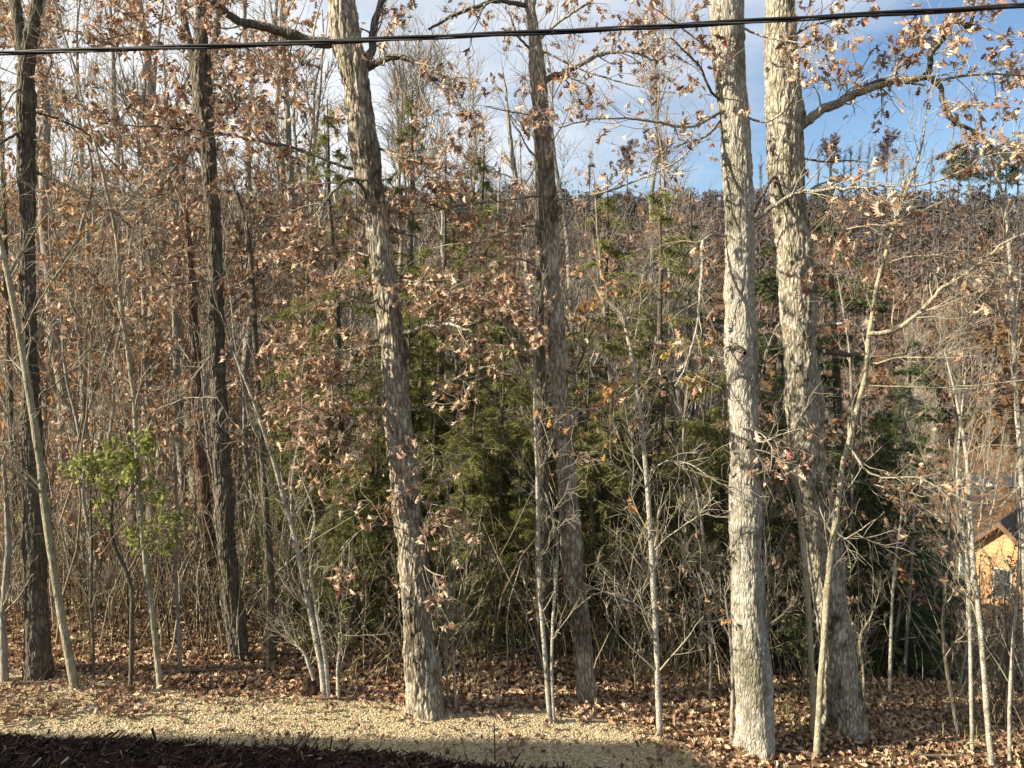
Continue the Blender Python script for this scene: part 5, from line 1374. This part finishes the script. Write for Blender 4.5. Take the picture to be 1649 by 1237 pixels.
# plank walls: gable front built board by board
nb = 22
for i in range(nb):
    z0, z1 = i * Hh / nb, (i + 1) * Hh / nb - 0.025
    hf = lambda z: hw2 if z <= He else max(0.03, hw2 * (1 - (z - He) / (Hh - He)))
    a, b = hf(z0), hf(z1)
    vv = np.array([(-a, -0.05, z0), (a, -0.05, z0), (b, -0.02, z1), (-b, -0.02, z1), (-a, 0.05, z0), (a, 0.05, z0), (b, 0.05, z1), (-b, 0.05, z1)], float)
    ff = np.array([(0, 1, 2, 3), (5, 4, 7, 6), (0, 4, 5, 1), (3, 2, 6, 7), (0, 3, 7, 4), (1, 5, 6, 2)])
    link("board", new_mesh("board", [(vv, ff, 0)], [M_OR], False), hs)
boxes("wall", [(-hw2, hw2, 0.08, 9.0, -1.5, He - 0.05)], M_OR, hs)
boxes("foundation", [(-hw2 - 0.05, hw2 + 0.05, -0.08, 9.05, -3.0, -0.02)], plain_mat("concrete", (0.3, 0.29, 0.27), (0.22, 0.21, 0.2), 0.9, 3), hs)
def roof_half(sx):
    a = np.array([(0, Hh + 0.25), (sx * hw, Hh + 0.25 - hw * 0.98), (sx * hw, Hh - 0.0 - hw * 0.98), (0, Hh + 0.0)])
    vv = np.concatenate([np.stack([a[:, 0], np.full(4, -0.6), a[:, 1]], -1), np.stack([a[:, 0], np.full(4, 9.6), a[:, 1]], -1)])
    ff = np.array([(0, 1, 2, 3), (7, 6, 5, 4), (0, 4, 5, 1), (1, 5, 6, 2), (2, 6, 7, 3), (3, 7, 4, 0)])
    return vv, ff
link("roof", new_mesh("roof", [(*roof_half(-1), 0)], [M_ROOFD], False), hs)
link("roof", new_mesh("roof", [(*roof_half(1), 0)], [M_ROOFD], False), hs)
for sx in (-1, 1):
    vv, ff = roof_half(sx)
    q = vv.copy(); q[:4, 1] = -0.72; q[4:, 1] = -0.6; q[[2, 3, 6, 7], 2] -= 0.16
    link("fascia", new_mesh("fascia", [(q, ff, 0)], [M_WOOD], False), hs)
for cx_, z0, w_, h_ in ((0.25, He - 3.1, 0.95, 1.9), (-2.0, He - 2.5, 0.7, 2.1)):
    wf = boxes("window", [(cx_ - w_ / 2 - .1, cx_ - w_ / 2, -0.12, 0.0, z0, z0 + h_), (cx_ + w_ / 2, cx_ + w_ / 2 + .1, -0.12, 0.0, z0, z0 + h_), (cx_ - w_ / 2 - .1, cx_ + w_ / 2 + .1, -0.12, 0, z0 + h_, z0 + h_ + .1), (cx_ - w_ / 2 - .1, cx_ + w_ / 2 + .1, -0.14, 0, z0 - .1, z0), (cx_ - w_ / 2, cx_ + w_ / 2, -0.11, 0, z0 + h_ / 2 - .03, z0 + h_ / 2 + .03)], M_TRIM, hs)
    boxes("pane", [(cx_ - w_ / 2, cx_ + w_ / 2, -0.085, -0.07, z0, z0 + h_)], M_GLASS, wf)

# ------------------------------------------------------------------ overhead cable bundle
M_CABLE = plain_mat("black_cable", (0.012, 0.012, 0.013), (0.008, 0.008, 0.009), 0.5, 3, 0.4)
M_STEEL = plain_mat("dull_wire", (0.06, 0.06, 0.06), (0.04, 0.04, 0.04), 0.5, 3, 0.4)
c0, c1, c2, c3 = P(0, 85, 7.0), P(640, 65, 6.6), P(1100, 40, 6.3), P(1649, 9, 6.0)
tx = np.linspace(-24, 22, 700)
zz = np.polyval(np.polyfit([c0[0], c1[0], c2[0], c3[0]], [c0[2], c1[2], c2[2], c3[2]], 2), tx)
zz = np.where(np.abs(tx) > 6, np.interp(tx, [-24, -6], [0, 0]) + zz, zz)
yy = np.interp(tx, [c0[0], c3[0]], [7.0, 6.0])
dydx = (6.0 - 7.0) / (c3[0] - c0[0]); yy = 7.0 + (tx - c0[0]) * dydx
cl = thing("power_line", "black twisted overhead cable strung across the top of the view", "cable", (float(tx[350]), float(yy[350]), float(zz[350])))
cb = np.array(cl.location)
for j, (nm, rr_, mm) in enumerate((("messenger_wire", 0.0075, M_STEEL), ("insulated_wire", 0.0112, M_CABLE), ("insulated_wire", 0.0112, M_CABLE))):
    ph = tx * 2.2 + j * 2.094
    lay = 0.0135
    pt = np.stack([tx, yy + lay * np.cos(ph), zz + lay * np.sin(ph)], -1) - cb
    v, q = tubes(pt[None], np.full((1, len(tx)), rr_), 8)
    link(nm, new_mesh(nm, [(v, q, 0)], [mm], True), cl)

# ------------------------------------------------------------------ small things on the ground
def lump(name, label, cat, pos, size, m, seed, flat=0.7):
    import bmesh
    bm = bmesh.new()
    bmesh.ops.create_icosphere(bm, subdivisions=3, radius=1.0)
    me = bpy.data.meshes.new(name)
    bm.to_mesh(me); bm.free()
    co = np.empty(len(me.vertices) * 3); me.vertices.foreach_get("co", co); co = co.reshape(-1, 3)
    co *= (0.6 + 0.8 * fbm(co * 1.4 + seed, 3, seed))[:, None]
    co *= np.array(size); co[:, 2] *= flat
    me.vertices.foreach_set("co", co.astype(np.float32).ravel()); me.materials.append(m); me.update()
    return link(name, me, None, pos, label=label, category=cat)
M_ROCK = plain_mat("grey_stone", (0.34, 0.30, 0.24), (0.18, 0.15, 0.12), 0.9, 12, 0.2, 0.6, 30)
for i, (px, py, s, lab) in enumerate([(143, 1148, 0.075, "larger grey stone lying on the sunlit gravel"), (132, 1150, 0.045, "smaller grey stone next to the larger one on the gravel"), (340, 1160, 0.035, "small dark stone on the gravel below the forked oak")]):
    p = hit(px, py)
    lump("stone", lab, "stone", (p[0], p[1], p[2] + s * 0.3), (s * 1.4, s, s), M_ROCK, 600 + i)
p = hit(508, 1118)
lump("stump", "dark rotten stump among leaves at the foot of the white leaning stem", "stump", (p[0], p[1], p[2] + 0.05), (0.17, 0.15, 0.24), plain_mat("rotten_wood", (0.06, 0.035, 0.022), (0.02, 0.013, 0.01), 0.95, 9, 0.1, 1.0, 20), 610, 1.0)
p = hit(797, 1229)
q = P(797, 1165, p[1])
st = thing("stake", "thin dark stake standing upright at the shaded gravel edge", "stake", tuple(p))
pts = np.array([(0, 0, -0.15), (0.0, 0, 0.2), (-0.01, 0, q[2] - p[2])], float)[None]
v, f = tubes(pts, np.array([[0.008, 0.008, 0.006]]), 8)
link("rod", new_mesh("rod", [(v, f, 0)], [M_TWIGD], True), st)

M_STICK = plain_mat("dead_branch", (0.30, 0.25, 0.19), (0.13, 0.10, 0.075), 0.95, 6, 0.1, 0.5, 30)
rng = np.random.default_rng(404)
for px, py, dx, dy, L, lab in [(560, 1130, 0.9, 0.15, 0.9, "grey fallen branch in the leaves left of the centre oak"), (770, 1150, 0.8, -0.2, 0.7, "fallen branch on the litter right of the centre oak's base"), (1010, 1165, 0.95, 0.2, 1.1, "long fallen branch left of the pale slender sapling's foot"),
                               (1120, 1200, 0.8, 0.3, 0.6, "short fallen stick left of the thickest oak's base"), (1270, 1215, 0.9, -0.1, 0.6, "short fallen stick between the two big oaks' bases"), (1450, 1200, 0.7, 0.4, 1.0, "fallen branch in the leaves right of the twin oak's base"),
                               (330, 1085, 0.9, 0.3, 0.9, "dark fallen branch left of the forked oak's base"), (70, 1105, 0.8, 0.2, 0.7, "fallen stick at the dark straight oak's foot"), (1520, 1222, 0.9, 0.1, 0.8, "fallen stick left of the white-dappled tree's base")]:
    p = hit(px, py)
    u = np.linspace(-0.5, 0.5, 9)
    q = np.stack([p[0] + u * L * dx + rng.normal(0, 0.012, 9), p[1] + u * L * dy + rng.normal(0, 0.012, 9), np.zeros(9)], -1)
    q[:, 2] = ground(q[:, 0], q[:, 1]) + 0.045
    rr = np.linspace(0.018, 0.006, 9)
    A, RA = spawn(rng, q[None], rr[None], 4, 0.3, 0.95, 0.7, (0.15, 0.35), 4, 0.25, 0.2, 0.5, 0.003, 0.008)
    o = link("fallen_branch", new_mesh("fallen_branch", [(*[a if i else a - p for i, a in enumerate(tubes(q[None], rr[None], 7))], 0), (*[a if i else a - p for i, a in enumerate(tubes(A, RA, 4))], 0)], [M_STICK], True), None, tuple(p), label=lab, category="branch", group="fallen branches on the leaf litter")
